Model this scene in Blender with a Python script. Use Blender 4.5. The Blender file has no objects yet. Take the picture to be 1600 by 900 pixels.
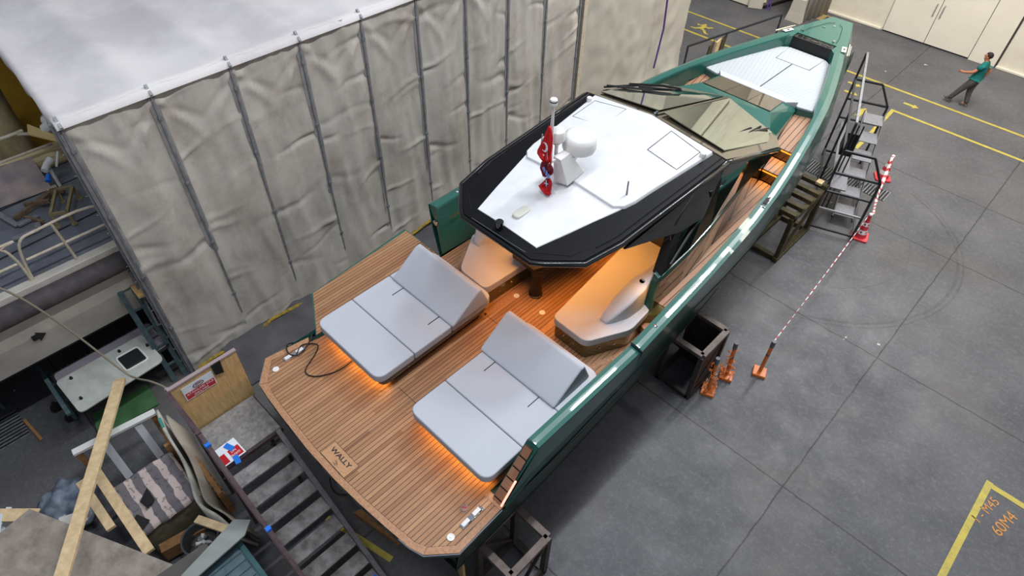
import bpy, bmesh, math, random
from mathutils import Vector, Matrix, noise
random.seed(7)
S = bpy.context.scene
C = S.collection
R_ = math.radians

# ------------------------------------------------------------------ camera
RC = ((0.717515, 0.696213, 0.021465), (0.514718, -0.509201, -0.689768), (-0.469295, 0.505967, -0.723712))
cam = bpy.data.cameras.new('camera')
cam.sensor_width = 36.0
cam.lens = 1016.126 / 1600 * 36
cam.clip_end = 200
co = bpy.data.objects.new('camera', cam)
C.objects.link(co)
m = Matrix.Identity(4)
for i in range(3):
    m[i][0] = RC[0][i]; m[i][1] = -RC[1][i]; m[i][2] = -RC[2][i]
m[0][3], m[1][3], m[2][3] = 0, 0, 10.5
co.matrix_world = m
S.camera = co
# ------------------------------------------------------------------ exposure
S.view_settings.view_transform = 'Standard'
S.view_settings.look = 'None'
S.view_settings.gamma = 1
S.view_settings.exposure = 0.0
S.view_settings.use_curve_mapping = False
# ------------------------------------------------------------------ world: soft grey light of the big hall
w = bpy.data.worlds.new('hall_light'); S.world = w; w.use_nodes = True
wn = w.node_tree
bg = wn.nodes['Background']
tc = wn.nodes.new('ShaderNodeTexCoord'); sx = wn.nodes.new('ShaderNodeSeparateXYZ')
cr = wn.nodes.new('ShaderNodeValToRGB')
wn.links.new(tc.outputs['Generated'], sx.inputs[0])
wn.links.new(sx.outputs['Z'], cr.inputs[0]); wn.links.new(cr.outputs[0], bg.inputs[0])
cr.color_ramp.elements[0].position = 0.0; cr.color_ramp.elements[0].color = (0.14, 0.145, 0.155, 1)
cr.color_ramp.elements[1].position = 0.75; cr.color_ramp.elements[1].color = (0.56, 0.61, 0.72, 1)
bg.inputs[1].default_value = 0.52
# ------------------------------------------------------------------ large lights: daylight from the far end, roof skylights, two added fills
def area(name, loc, tgt, sx_, sy_, power, col, spread=None):
    l = bpy.data.lights.new(name, 'AREA'); l.shape = 'RECTANGLE'; l.size = sx_; l.size_y = sy_
    l.energy = power; l.color = col
    if spread: l.spread = R_(spread)
    o = bpy.data.objects.new(name, l); C.objects.link(o); o.location = loc
    d = Vector(tgt) - Vector(loc)
    o.rotation_euler = d.to_track_quat('-Z', 'Y').to_euler()
    return o
sun = bpy.data.lights.new('daylight', 'SUN'); sun.energy = 0.75; sun.angle = R_(9); sun.color = (0.95, 0.97, 1.0)
so = bpy.data.objects.new('daylight', sun); C.objects.link(so)
so.rotation_euler = Vector((0.06, -1.0, -1.05)).to_track_quat('-Z', 'Y').to_euler()
for k in range(8):
    area('skylight', (-3.0, -1 + 4.2 * k, 15.5), (-3.0, -1 + 4.2 * k, 0), .26, 2.4, 400, (0.93, 0.97, 1.0))

area('side_fill', (14, 7, 5.5), (-9.6, 6, 3.4), 22, 4, 430, (.98, .97, .95))  # added fill from the right, brightens the tent cloth; no modelled window
area('far_warm_fill', (-2, 17, 13.5), (-2, 26.5, 2.5), 10, 3, 2300, (1.0, .90, .76))  # added warm fill to lift the far wall and floor, not a hall fixture
# ------------------------------------------------------------------ helpers
OFF = {}
def lin(c):
    return tuple(((x / 255) / 12.92 if x / 255 <= 0.04045 else ((x / 255 + 0.055) / 1.055) ** 2.4) for x in c) + (1,)
def mat(name, col, rough=0.6, metal=0.0, col2=None, scale=8, detail=6, bump=0.0, bscale=60, coat=0, spec=0.5,
        emit=None, est=0, lo=0.35, hi=0.65, trans=0, stretch=None, alpha=1):
    m = bpy.data.materials.new(name); m.use_nodes = True
    n = m.node_tree; b = n.nodes['Principled BSDF']
    b.inputs['Base Color'].default_value = lin(col)
    b.inputs['Roughness'].default_value = rough; b.inputs['Metallic'].default_value = metal
    b.inputs['Coat Weight'].default_value = coat; b.inputs['Specular IOR Level'].default_value = spec
    b.inputs['Coat Roughness'].default_value = 0.03
    b.inputs['Transmission Weight'].default_value = trans
    b.inputs['Alpha'].default_value = alpha
    if emit:
        b.inputs['Emission Color'].default_value = lin(emit); b.inputs['Emission Strength'].default_value = est
    g = n.nodes.new('ShaderNodeNewGeometry')
    src = g.outputs['Position']
    if stretch:
        mp = n.nodes.new('ShaderNodeMapping'); mp.inputs['Scale'].default_value = stretch
        n.links.new(src, mp.inputs[0]); src = mp.outputs[0]
    if col2:
        t = n.nodes.new('ShaderNodeTexNoise'); t.inputs['Scale'].default_value = scale; t.inputs['Detail'].default_value = detail
        t.inputs['Roughness'].default_value = 0.62
        n.links.new(src, t.inputs['Vector'])
        r = n.nodes.new('ShaderNodeValToRGB'); r.color_ramp.elements[0].position = lo; r.color_ramp.elements[1].position = hi
        r.color_ramp.elements[0].color = lin(col); r.color_ramp.elements[1].color = lin(col2)
        n.links.new(t.outputs[0], r.inputs[0]); n.links.new(r.outputs[0], b.inputs['Base Color'])
    if bump:
        t = n.nodes.new('ShaderNodeTexNoise'); t.inputs['Scale'].default_value = bscale; t.inputs['Detail'].default_value = 4
        n.links.new(src, t.inputs['Vector'])
        bp = n.nodes.new('ShaderNodeBump'); bp.inputs['Strength'].default_value = bump; bp.inputs['Distance'].default_value = 0.01
        n.links.new(t.outputs[0], bp.inputs['Height']); n.links.new(bp.outputs[0], b.inputs['Normal'])
    return m
def node(m, t, **kw):
    n = m.node_tree.nodes.new(t)
    for k, v in kw.items(): setattr(n, k, v)
    return n
def mth(m, op, a, b=None, c=None):
    n = node(m, 'ShaderNodeMath', operation=op)
    for i, v in enumerate((a, b, c)):
        if v is None: continue
        if isinstance(v, (int, float)): n.inputs[i].default_value = v
        else: m.node_tree.links.new(v, n.inputs[i])
    return n.outputs[0]
def mixc(m, f, a, b, bt='MIX'):
    n = node(m, 'ShaderNodeMix', data_type='RGBA', blend_type=bt)
    for i, v in ((0, f), (6, a), (7, b)):
        if isinstance(v, (int, float)): n.inputs[i].default_value = v
        elif isinstance(v, tuple): n.inputs[i].default_value = v
        else: m.node_tree.links.new(v, n.inputs[i])
    return n.outputs[2]
def tag(o, label, cat=None, group=None, kind=None):
    if label: o['label'] = label
    if cat: o['category'] = cat
    if group: o['group'] = group
    if kind: o['kind'] = kind
    return o
def thing(name, label, cat, loc=(0, 0, 0), rotz=0, group=None, local=False):
    o = bpy.data.objects.new(name, None); C.objects.link(o)
    o.location = loc; o.rotation_euler = (0, 0, rotz); o.empty_display_size = 0.1
    OFF[o] = Vector((0, 0, 0)) if local else Vector(loc)
    return tag(o, label, cat, group)
def obj(name, bm, mt, parent=None, label=None, bevel=0, seg=2, smooth=False, loc=None, cat=None, group=None, kind=None, solid=0, weld=False):
    """link bm as one mesh; vertices are given in the parent's frame (or world, for world-built things)"""
    if weld: bmesh.ops.remove_doubles(bm, verts=bm.verts, dist=0.0005)
    off = OFF[parent] if parent else Vector(loc or (0, 0, 0))
    if off.length: bmesh.ops.translate(bm, verts=bm.verts, vec=-off)
    bmesh.ops.recalc_face_normals(bm, faces=bm.faces)
    me = bpy.data.meshes.new(name); bm.to_mesh(me); bm.free()
    for q in (mt if isinstance(mt, (list, tuple)) else [mt]): me.materials.append(q)
    o = bpy.data.objects.new(name, me); C.objects.link(o)
    if parent: o.parent = parent
    else: o.location = off
    OFF[o] = off
    if solid:
        md = o.modifiers.new('thick', 'SOLIDIFY'); md.thickness = solid; md.offset = 0
    if bevel:
        md = o.modifiers.new('bevel', 'BEVEL'); md.width = bevel; md.segments = seg; md.limit_method = 'ANGLE'; md.angle_limit = R_(35)
    if smooth or bevel:
        for p in me.polygons: p.use_smooth = True
        if not smooth:
            try:
                me.shade_auto = True
            except Exception: pass
        md = o.modifiers.new('wn', 'WEIGHTED_NORMAL') if not smooth else None
    return tag(o, label, cat, group, kind)
def BM(): return bmesh.new()
def box(bm, x0, x1, y0, y1, z0, z1, M=None):
    v = [bm.verts.new((x, y, z)) for z in (z0, z1) for x, y in ((x0, y0), (x1, y0), (x1, y1), (x0, y1))]
    if M is not None:
        for q in v: q.co = M @ q.co
    for f in ((3, 2, 1, 0), (4, 5, 6, 7), (0, 1, 5, 4), (1, 2, 6, 5), (2, 3, 7, 6), (3, 0, 4, 7)):
        bm.faces.new([v[i] for i in f])
    return bm
def TR(loc, rz=0, rx=0, ry=0):
    return Matrix.Translation(loc) @ Matrix.Rotation(rz, 4, 'Z') @ Matrix.Rotation(ry, 4, 'Y') @ Matrix.Rotation(rx, 4, 'X')
def loft(bm, rings, cap=True, closed=True):
    vs = [[bm.verts.new(p) for p in r] for r in rings]
    n = len(vs[0])
    for a, b in zip(vs, vs[1:]):
        for i in range(n if closed else n - 1):
            j = (i + 1) % n
            try: bm.faces.new((a[i], a[j], b[j], b[i]))
            except ValueError: pass
    if cap:
        for r in (vs[0][::-1], vs[-1]):
            try: bm.faces.new(r)
            except ValueError: pass
    return bm
def prism(bm, pts, z0, z1):
    return loft(bm, [[(p[0], p[1], (z0 if not callable(z0) else z0(*p))) for p in pts], [(p[0], p[1], (z1 if not callable(z1) else z1(*p))) for p in pts]])
def slab(bm, pts, vec):
    """3D polygon pushed along vec"""
    v = Vector(vec)
    return loft(bm, [[Vector(p) for p in pts], [Vector(p) + v for p in pts]])
def bar(bm, p, q, w=0.05, h=None, up=(0, 0, 1)):
    p, q = Vector(p), Vector(q); h = h or w; d = (q - p).normalized(); u = Vector(up)
    if abs(d.dot(u)) > 0.98: u = Vector((1, 0, 0))
    s = d.cross(u).normalized() * w / 2; t = s.normalized().cross(d) * h / 2
    return loft(bm, [[c + s + t, c - s + t, c - s - t, c + s - t] for c in (p, q)])
def tube(bm, pts, r, seg=8, closed=False, cap=True):
    pts = [Vector(p) for p in pts]; rings = []; n = len(pts); pv = None
    for i, p in enumerate(pts):
        if closed: d = pts[(i + 1) % n] - pts[i - 1]
        else: d = pts[min(i + 1, n - 1)] - pts[max(i - 1, 0)]
        d.normalize()
        u = pv if pv is not None else (Vector((0, 0, 1)) if abs(d.z) < 0.9 else Vector((1, 0, 0)))
        s = d.cross(u)
        if s.length < 1e-4: s = d.cross(Vector((0, 1, 0.3)))
        s.normalize(); t = s.cross(d).normalized(); pv = t
        rr = r[i] if isinstance(r, (list, tuple)) else r
        rings.append([p + (s * math.cos(a) + t * math.sin(a)) * rr for a in [2 * math.pi * k / seg for k in range(seg)]])
    if closed: rings.append(rings[0])
    return loft(bm, rings, cap=cap and not closed)
def lathe(bm, prof, c=(0, 0, 0), seg=24, axis=None, M=None, sx=1, sy=1):
    rings = []
    for r, z in prof:
        ring = [Vector((r * math.cos(a) * sx, r * math.sin(a) * sy, z)) for a in [2 * math.pi * k / seg for k in range(seg)]]
        if M is not None: ring = [M @ p for p in ring]
        rings.append([p + Vector(c) for p in ring])
    return loft(bm, rings)
def rpoly(pts, r, seg=5):
    """round the corners of a 2D polygon; r number or list"""
    out = []; n = len(pts)
    for i in range(n):
        rr = r[i] if isinstance(r, (list, tuple)) else r
        p = Vector(pts[i][:2]); a = Vector(pts[i - 1][:2]); b = Vector(pts[(i + 1) % n][:2])
        if rr <= 0: out.append((p.x, p.y)); continue
        u = (a - p); v = (b - p); l = min(rr, u.length * .48, v.length * .48)
        s = p + u.normalized() * l; e = p + v.normalized() * l
        for k in range(seg + 1):
            t = k / seg; q = s * (1 - t) ** 2 + p * 2 * t * (1 - t) + e * t * t
            out.append((q.x, q.y))
    return out
def catmull(pts, k=6):
    pts = [Vector(p) for p in pts]; out = []
    P = [pts[0]] + pts + [pts[-1]]
    for i in range(1, len(P) - 2):
        for j in range(k):
            t = j / k; a, b, c, d = P[i - 1], P[i], P[i + 1], P[i + 2]
            out.append(0.5 * ((2 * b) + (c - a) * t + (2 * a - 5 * b + 4 * c - d) * t * t + (3 * b - a - 3 * c + d) * t ** 3))
    out.append(pts[-1]); return out
def text(name, s, size, M, mt, parent, extrude=0.002, align='CENTER', bold=0, sxy=1.0):
    cu = bpy.data.curves.new(name, 'FONT'); cu.body = s; cu.size = size; cu.extrude = extrude; cu.align_x = align; cu.align_y = 'CENTER'
    cu.offset = bold
    t = bpy.data.objects.new('tmp', cu); C.objects.link(t)
    bpy.context.view_layer.update()
    me = bpy.data.meshes.new_from_object(t.evaluated_get(bpy.context.evaluated_depsgraph_get()))
    bpy.data.objects.remove(t)
    off = OFF[parent]
    for v in me.vertices: v.co = (M @ Vector((v.co.x * sxy, v.co.y, v.co.z))) - off
    me.materials.clear(); me.materials.append(mt)
    o = bpy.data.objects.new(name, me); C.objects.link(o); o.parent = parent; OFF[o] = off
    return o
def dup(root, loc, rotz=None, label=None, group=None):
    r = root.copy(); C.objects.link(r); r.location = loc
    if rotz is not None: r.rotation_euler = (0, 0, rotz)
    if label: r['label'] = label
    if group: r['group'] = group
    for ch in list(root.children):
        c = ch.copy(); C.objects.link(c); c.parent = r
        for g in ch.children:
            d = g.copy(); C.objects.link(d); d.parent = c
    return r
def interp(tab, y):
    if y <= tab[0][0]: return tab[0][1:]
    for a, b in zip(tab, tab[1:]):
        if y <= b[0]:
            t = (y - a[0]) / (b[0] - a[0]); return tuple(p + (q - p) * t for p, q in zip(a[1:], b[1:]))
    return tab[-1][1:]

# ------------------------------------------------------------------ materials
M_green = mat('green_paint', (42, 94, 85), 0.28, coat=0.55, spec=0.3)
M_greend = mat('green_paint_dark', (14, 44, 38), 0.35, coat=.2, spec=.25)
M_hullb = mat('antifouling', (20, 34, 33), 0.45)
M_black = mat('black_gloss', (13, 14, 16), 0.12, coat=1.0)
M_blackm = mat('black_matte', (16, 16, 18), 0.45)
M_carbon = mat('black_roof_panel', (11, 11, 14), 0.5, col2=(17, 17, 21), scale=25, coat=0.0, spec=.15)
M_white = mat('white_gelcoat', (218, 219, 222), 0.35, col2=(208, 209, 213), scale=3, coat=0.3)
M_plast = mat('white_plastic', (222, 222, 220), 0.4)
M_olive = mat('olive_gloss', (78, 70, 26), 0.08, coat=1.0, metal=0.35)
M_bronze = mat('bronze_mirror', (92, 80, 60), 0.08, metal=0.9, coat=0.1)
M_steel = mat('polished_steel', (215, 217, 220), 0.12, metal=1.0)
M_glass = mat('smoked_glass', (150, 162, 148), 0.03, coat=1.0, spec=1.0, metal=0.9)
M_glassb = mat('bronze_glass', (96, 86, 70), 0.04, coat=1.0, spec=0.9, metal=0.7)
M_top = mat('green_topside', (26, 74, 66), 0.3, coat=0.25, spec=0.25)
M_cush = mat('grey_cushion_fabric', (187, 190, 199), 0.95, col2=(174, 178, 188), scale=180, bump=0.25, bscale=420)
M_seam = mat('seam_grey', (70, 72, 78), 0.9)
M_rubber = mat('black_rubber', (18, 18, 18), 0.7)
M_led = mat('amber_led', (255, 150, 40), 0.4, emit=(255, 140, 30), est=2.2)
M_ledw = mat('rose_led', (255, 190, 170), 0.4, emit=(255, 170, 150), est=1.6)
M_gold = mat('gold_letters', (170, 140, 70), 0.3, metal=0.8)
M_text = mat('engraved_black', (28, 18, 14), 0.6)

def teak(name, base, alt, sp, axis='X', ang=0, caulk=(34, 22, 17), cw=0.13, grain=.55):
    m = mat(name, base, 0.55)
    L = m.node_tree.links; b = m.node_tree.nodes['Principled BSDF']
    g = node(m, 'ShaderNodeNewGeometry'); s = node(m, 'ShaderNodeSeparateXYZ')
    mp = node(m, 'ShaderNodeMapping'); mp.inputs['Rotation'].default_value = (0, 0, ang)
    L.new(g.outputs['Position'], mp.inputs[0]); L.new(mp.outputs[0], s.inputs[0])
    u = mth(m, 'MULTIPLY', s.outputs[axis], 1 / sp); fr = mth(m, 'FRACT', u); fl = mth(m, 'FLOOR', u)
    ln = mth(m, 'LESS_THAN', fr, cw)
    o = 'Y' if axis == 'X' else 'X'
    wn_ = node(m, 'ShaderNodeTexWhiteNoise', noise_dimensions='2D'); cb = node(m, 'ShaderNodeCombineXYZ')
    sg = mth(m, 'FLOOR', mth(m, 'ADD', mth(m, 'MULTIPLY', s.outputs[o], 0.45), mth(m, 'MULTIPLY', fl, 0.37)))
    L.new(fl, cb.inputs[0]); L.new(sg, cb.inputs[1]); L.new(cb.outputs[0], wn_.inputs['Vector'])
    base_c = mixc(m, wn_.outputs['Value'], lin(base), lin(alt))
    nt = node(m, 'ShaderNodeTexNoise'); nt.inputs['Scale'].default_value = 14; nt.inputs['Detail'].default_value = 6
    m2 = node(m, 'ShaderNodeMapping'); m2.inputs['Scale'].default_value = (6, 0.5, 1) if axis == 'X' else (0.5, 6, 1)
    L.new(mp.outputs[0], m2.inputs[0]); L.new(m2.outputs[0], nt.inputs['Vector'])
    gr = mixc(m, mth(m, 'MULTIPLY', nt.outputs[0], grain), base_c, lin((112, 78, 56)))
    fin = mixc(m, ln, gr, lin(caulk))
    L.new(fin, b.inputs['Base Color'])
    return m
M_teak = teak('teak_planking', (186, 143, 104), (152, 107, 74), 0.066)
M_teakw = teak('teak_wide', (192, 148, 116), (166, 120, 92), 0.11)
M_teakx = teak('teak_cross', (196, 146, 118), (170, 120, 94), 0.09, axis='Y')
M_teakp = mat('teak_plain', (178, 135, 101), 0.55, col2=(150, 108, 78), scale=30, stretch=(1, 1, 1))
M_fore = teak('foredeck_cushion', (184, 190, 195), (180, 186, 191), 0.095, caulk=(150, 158, 164), cw=0.09, grain=0)
for mm in (M_fore,):
    pass

def concrete():
    m = mat('concrete_floor', (110, 110, 114), 0.6, spec=.25)
    L = m.node_tree.links; b = m.node_tree.nodes['Principled BSDF']
    g = node(m, 'ShaderNodeNewGeometry'); P = g.outputs['Position']
    def nz(scale, det, lo, hi, rough=0.6):
        t = node(m, 'ShaderNodeTexNoise'); t.inputs['Scale'].default_value = scale; t.inputs['Detail'].default_value = det; t.inputs['Roughness'].default_value = rough
        L.new(P, t.inputs['Vector'])
        r = node(m, 'ShaderNodeMapRange'); r.inputs[1].default_value = lo; r.inputs[2].default_value = hi
        L.new(t.outputs[0], r.inputs[0]); return r.outputs[0]
    c = mixc(m, nz(0.55, 8, .35, .65, .65), lin((74, 75, 79)), lin((98, 98, 102)))
    c = mixc(m, mth(m, 'MULTIPLY', nz(2.2, 10, .45, .72, .7), 0.5), c, lin((64, 64, 66)))
    c = mixc(m, mth(m, 'MULTIPLY', nz(9, 8, .5, .8, .7), 0.35), c, lin((134, 134, 137)))
    c = mixc(m, mth(m, 'MULTIPLY', nz(38, 6, .48, .75, .8), 0.5), c, lin((66, 66, 69)))
    c = mixc(m, mth(m, 'MULTIPLY', nz(16, 8, .52, .72, .8), 0.45), c, lin((128, 128, 132)))
    c = mixc(m, mth(m, 'MULTIPLY', nz(0.25, 5, .5, .65), 0.35), c, lin((104, 97, 89)))
    s = node(m, 'ShaderNodeSeparateXYZ'); L.new(P, s.inputs[0])
    t = node(m, 'ShaderNodeTexNoise'); t.inputs['Scale'].default_value = 3; t.inputs['Detail'].default_value = 4; L.new(P, t.inputs['Vector'])
    wob = mth(m, 'MULTIPLY', mth(m, 'SUBTRACT', t.outputs[0], 0.5), 0.05)
    jt = None
    for ax, v in (('X', -0.15), ('X', -4.6), ('X', 4.3), ('Y', 7.27), ('Y', 11.25), ('Y', 15.42), ('Y', 18.13), ('Y', 3.35), ('Y', -0.6)):
        d = mth(m, 'ABSOLUTE', mth(m, 'ADD', mth(m, 'SUBTRACT', s.outputs[ax], v), wob))
        l = mth(m, 'LESS_THAN', d, 0.014)
        jt = l if jt is None else mth(m, 'MAXIMUM', jt, l)
    c = mixc(m, mth(m, 'MULTIPLY', jt, 0.72), c, lin((44, 43, 44)))
    # curved tyre scuffs
    dx = mth(m, 'SUBTRACT', s.outputs['X'], -3.0); dy = mth(m, 'SUBTRACT', s.outputs['Y'], 14.3)
    rad = mth(m, 'SQRT', mth(m, 'ADD', mth(m, 'MULTIPLY', dx, dx), mth(m, 'MULTIPLY', dy, dy)))
    ring = None
    for rr, ww in ((3.25, .035), (3.37, .02), (2.2, .012)):
        l = mth(m, 'LESS_THAN', mth(m, 'ABSOLUTE', mth(m, 'ADD', mth(m, 'SUBTRACT', rad, rr), wob)), ww)
        ring = l if ring is None else mth(m, 'MAXIMUM', ring, l)
    ring = mth(m, 'MULTIPLY', ring, mth(m, 'GREATER_THAN', dx, 1.2))
    c = mixc(m, mth(m, 'MULTIPLY', ring, mth(m, 'MULTIPLY', nz(4, 6, .3, .7), 0.55)), c, lin((58, 57, 58)))
    # little white paint splashes
    c = mixc(m, mth(m, 'MULTIPLY', nz(2.7, 2, .755, .765), 0.8), c, lin((190, 190, 186)))
    L.new(c, b.inputs['Base Color'])
    rr = node(m, 'ShaderNodeMapRange'); rr.inputs[3].default_value = 0.42; rr.inputs[4].default_value = 0.7
    L.new(nz(1.5, 6, .3, .7), rr.inputs[0]); L.new(rr.outputs[0], b.inputs['Roughness'])
    return m
M_conc = concrete()
M_paint = mat('yellow_floor_paint', (184, 166, 68), 0.6, col2=(160, 148, 70), scale=6)
M_orange_p = mat('orange_marker', (190, 130, 60), 0.7)
M_wall = mat('cream_wall', (222, 216, 200), 0.85, col2=(210, 203, 187), scale=1.3)
M_door = mat('cream_door_panel', (226, 220, 206), 0.7, col2=(218, 212, 197), scale=0.8)
M_line = mat('dark_gap', (60, 56, 50), 0.9)
def cloth(name, base, dirt, streak):
    m = mat(name, base, .95, bump=.3, bscale=9); b = m.node_tree.nodes['Principled BSDF']; L = m.node_tree.links
    g = node(m, 'ShaderNodeNewGeometry')
    def nz(sc, det, lo, hi, st=None):
        t = node(m, 'ShaderNodeTexNoise'); t.inputs['Scale'].default_value = sc; t.inputs['Detail'].default_value = det; t.inputs['Roughness'].default_value = .68
        src = g.outputs['Position']
        if st:
            mp = node(m, 'ShaderNodeMapping'); mp.inputs['Scale'].default_value = st; L.new(src, mp.inputs[0]); src = mp.outputs[0]
        L.new(src, t.inputs['Vector']); q = node(m, 'ShaderNodeMapRange'); q.inputs[1].default_value = lo; q.inputs[2].default_value = hi; L.new(t.outputs[0], q.inputs[0]); return q.outputs[0]
    c = mixc(m, mth(m, 'MULTIPLY', nz(1.0, 9, .45, .72), .6), lin(base), lin(dirt))
    c = mixc(m, mth(m, 'MULTIPLY', nz(2.2, 10, .5, .75, (1, 1, .35)), .55), c, lin(streak))
    c = mixc(m, mth(m, 'MULTIPLY', nz(7, 6, .60, .75), .35), c, lin(dirt))
    L.new(c, b.inputs['Base Color']); return m
M_cloth = cloth('grey_tent_cloth', (186, 180, 172), (132, 117, 105), (130, 127, 124))
M_cloth2 = mat('beige_tent_cloth', (184, 180, 170), 0.95, col2=(172, 166, 155), scale=.6, bump=0.5, bscale=4)
M_roofc = mat('white_tent_roof_cloth', (216, 212, 212), 0.9, col2=(196, 191, 193), scale=0.5, lo=.4, hi=.6, bump=0.3, bscale=3)
M_pole = mat('galvanised_steel', (140, 142, 146), 0.5, metal=0.3, col2=(112, 114, 118), scale=8)
M_polew = mat('white_painted_steel', (206, 198, 182), 0.5, col2=(186, 172, 150), scale=12)
M_dsteel = mat('dark_steel', (64, 66, 70), 0.5, metal=0.5, col2=(48, 50, 54), scale=10)
M_maroon = mat('maroon_steel', (66, 48, 52), 0.55, metal=0.2, col2=(84, 68, 72), scale=9)
M_ply = mat('plywood', (198, 166, 116), 0.7, col2=(176, 142, 92), scale=5, stretch=(1, 6, 1))
M_wood = mat('pale_timber', (214, 190, 150), 0.75, col2=(192, 166, 126), scale=10, stretch=(1, 1, 1))
M_woodd = mat('old_dark_timber', (84, 74, 48), 0.85, col2=(58, 52, 34), scale=8)
M_woodb = mat('brown_timber', (160, 118, 74), 0.8, col2=(130, 92, 56), scale=9)
M_cradle = mat('rusty_brown_steel', (72, 62, 56), 0.6, metal=0.3, col2=(50, 44, 42), scale=7)
M_cradle2 = mat('cradle_light', (108, 96, 90), 0.6, metal=0.3, col2=(86, 76, 72), scale=7)
M_orange = mat('orange_plastic', (196, 104, 38), 0.45)
M_grey_p = mat('grey_plastic', (78, 82, 90), 0.5)
M_red = mat('red_plastic', (196, 52, 62), 0.45)
M_whitep = mat('white_band', (226, 222, 220), 0.5)
M_sign = mat('sign_white', (214, 220, 226), 0.4)
M_signr = mat('sign_red', (176, 24, 32), 0.4)
M_blue = mat('blue_tape', (20, 110, 210), 0.5)
M_teal = mat('teal_steel', (84, 104, 108), 0.5, col2=(62, 80, 84), scale=8)
M_tread = mat('chequer_plate', (152, 147, 146), 0.5, metal=0.3, col2=(96, 92, 92), scale=5, bump=0.8, bscale=70)
# ================================================================== SETTING
b = BM(); box(b, -26, 16, -8, 30, -0.2, 0)
floor = obj('floor', b, M_conc, kind='structure')
FZ = [0.004]
def fl(name, pts, mt=None, z=None):
    b = BM()
    if z is None: FZ[0] += .0003; z = FZ[0]
    v = [b.verts.new((x, y, z)) for x, y in pts]; b.faces.new(v)
    o = obj(name, b, mt or M_paint, floor)
    for p in o.data.polygons:
        if p.normal.z < 0: p.flip()
    return o
def line(x0, y0, x1, y1, w_=0.11):
    d = Vector((x1 - x0, y1 - y0)).normalized(); n = Vector((-d.y, d.x)) * w_ / 2
    a, c = Vector((x0, y0)), Vector((x1, y1))
    return fl('yellow_line', [(q.x, q.y) for q in (a - n, c - n, c + n, a + n)])
line(-20, 22.53, 10, 22.53); line(-20, 21.13, -8.2, 21.13); line(-3.87, 21.14, 10, 21.14)
line(-3.81, 21.14, -3.73, 18.3); line(2.43, 9.95, 2.39, 6.0); line(2.38, 9.88, 7, 9.86)
line(-5.3, 1.38, -4.0, 1.7, .1); line(-4.4, 2.3, -3.2, 2.6, .1); line(-2.9, 2.2, -2.3, 2.9, .1)
fl('yellow_arrow', [(-3.75, 21.78), (-3.45, 21.78), (-3.45, 21.7), (-3.28, 21.84), (-3.45, 21.97), (-3.45, 21.9), (-3.75, 21.9)])
fl('yellow_arrow', [(-4.52, 20.0), (-4.38, 20.0), (-4.38, 20.35), (-4.28, 20.35), (-4.45, 20.65), (-4.62, 20.35), (-4.52, 20.35)])
for x, y in ((-5.56, 21.82), (-5.4, 21.2)):
    fl('yellow_arrow', [(x, y - .06), (x + .3, y - .06), (x + .3, y - .13), (x + .44, y), (x + .3, y + .13), (x + .3, y + .06), (x, y + .06)])
# running man painted on the walkway
rm = [(-11.20, 21.98), (-11.13, 22.08), (-11.04, 22.03), (-11.05, 21.93), (-10.92, 21.90), (-10.82, 22.02), (-10.75, 21.98), (-10.84, 21.80), (-10.98, 21.80),
      (-11.0, 21.68), (-10.85, 21.60), (-10.72, 21.44), (-10.62, 21.42), (-10.62, 21.37), (-10.78, 21.36), (-10.92, 21.52), (-11.1, 21.58), (-11.22, 21.44), (-11.42, 21.46),
      (-11.42, 21.52), (-11.26, 21.54), (-11.16, 21.72), (-11.16, 21.84), (-11.3, 21.78), (-11.38, 21.88), (-11.32, 21.92), (-11.28, 21.86), (-11.2, 21.92)]
fl('running_man_pictogram', rm)
# orange handwriting in the marked corner, old paint patch and drain by the wall
text('orange_handwriting', '1 - M45', .22, TR((2.55, 9.33, .005), R_(78)), M_orange_p, floor, 0.0005)
text('orange_handwriting', '60M4', .26, TR((2.86, 9.3, .005), R_(78)), M_orange_p, floor, 0.0005)
M_worn = mat('worn_yellow', (150, 130, 84), .8)
fl('worn_yellow_frame', [(-8.5, 25.55), (-7.6, 25.6), (-7.6, 26.2), (-8.5, 26.15)], M_worn, .003)
fl('drain_patch', [(-8.3, 25.7), (-7.75, 25.73), (-7.75, 26.08), (-8.3, 26.05)], M_line, .005)
def grate(x, y, w_, h_, rz=0, lab=''):
    t = thing('drain_grate', lab, 'grate', (x, y, 0), rz, 'steel drain grates in the floor', local=True)
    b = BM(); box(b, -w_ / 2, w_ / 2, -h_ / 2, h_ / 2, .001, .006); obj('pit', b, M_rubber, t)
    b = BM(); n = int(w_ / .07)
    for i in range(n + 1):
        X = -w_ / 2 + i * w_ / n
        box(b, X - .013, X + .013, -h_ / 2, h_ / 2, .006, .02)
    obj('slats', b, M_pole, t)
grate(-3.6, 16.55, 1.5, .62, 0, 'long steel drain grate in the floor beside the boat hull behind the rolling stairs')
grate(-2.5, 16.7, .62, .5, 0, 'small steel drain grate in the floor next to the striped traffic cones')
grate(-10.75, -1.9, .7, .9, 0, 'steel drain grate in the floor at the left edge below the work boat')
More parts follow.
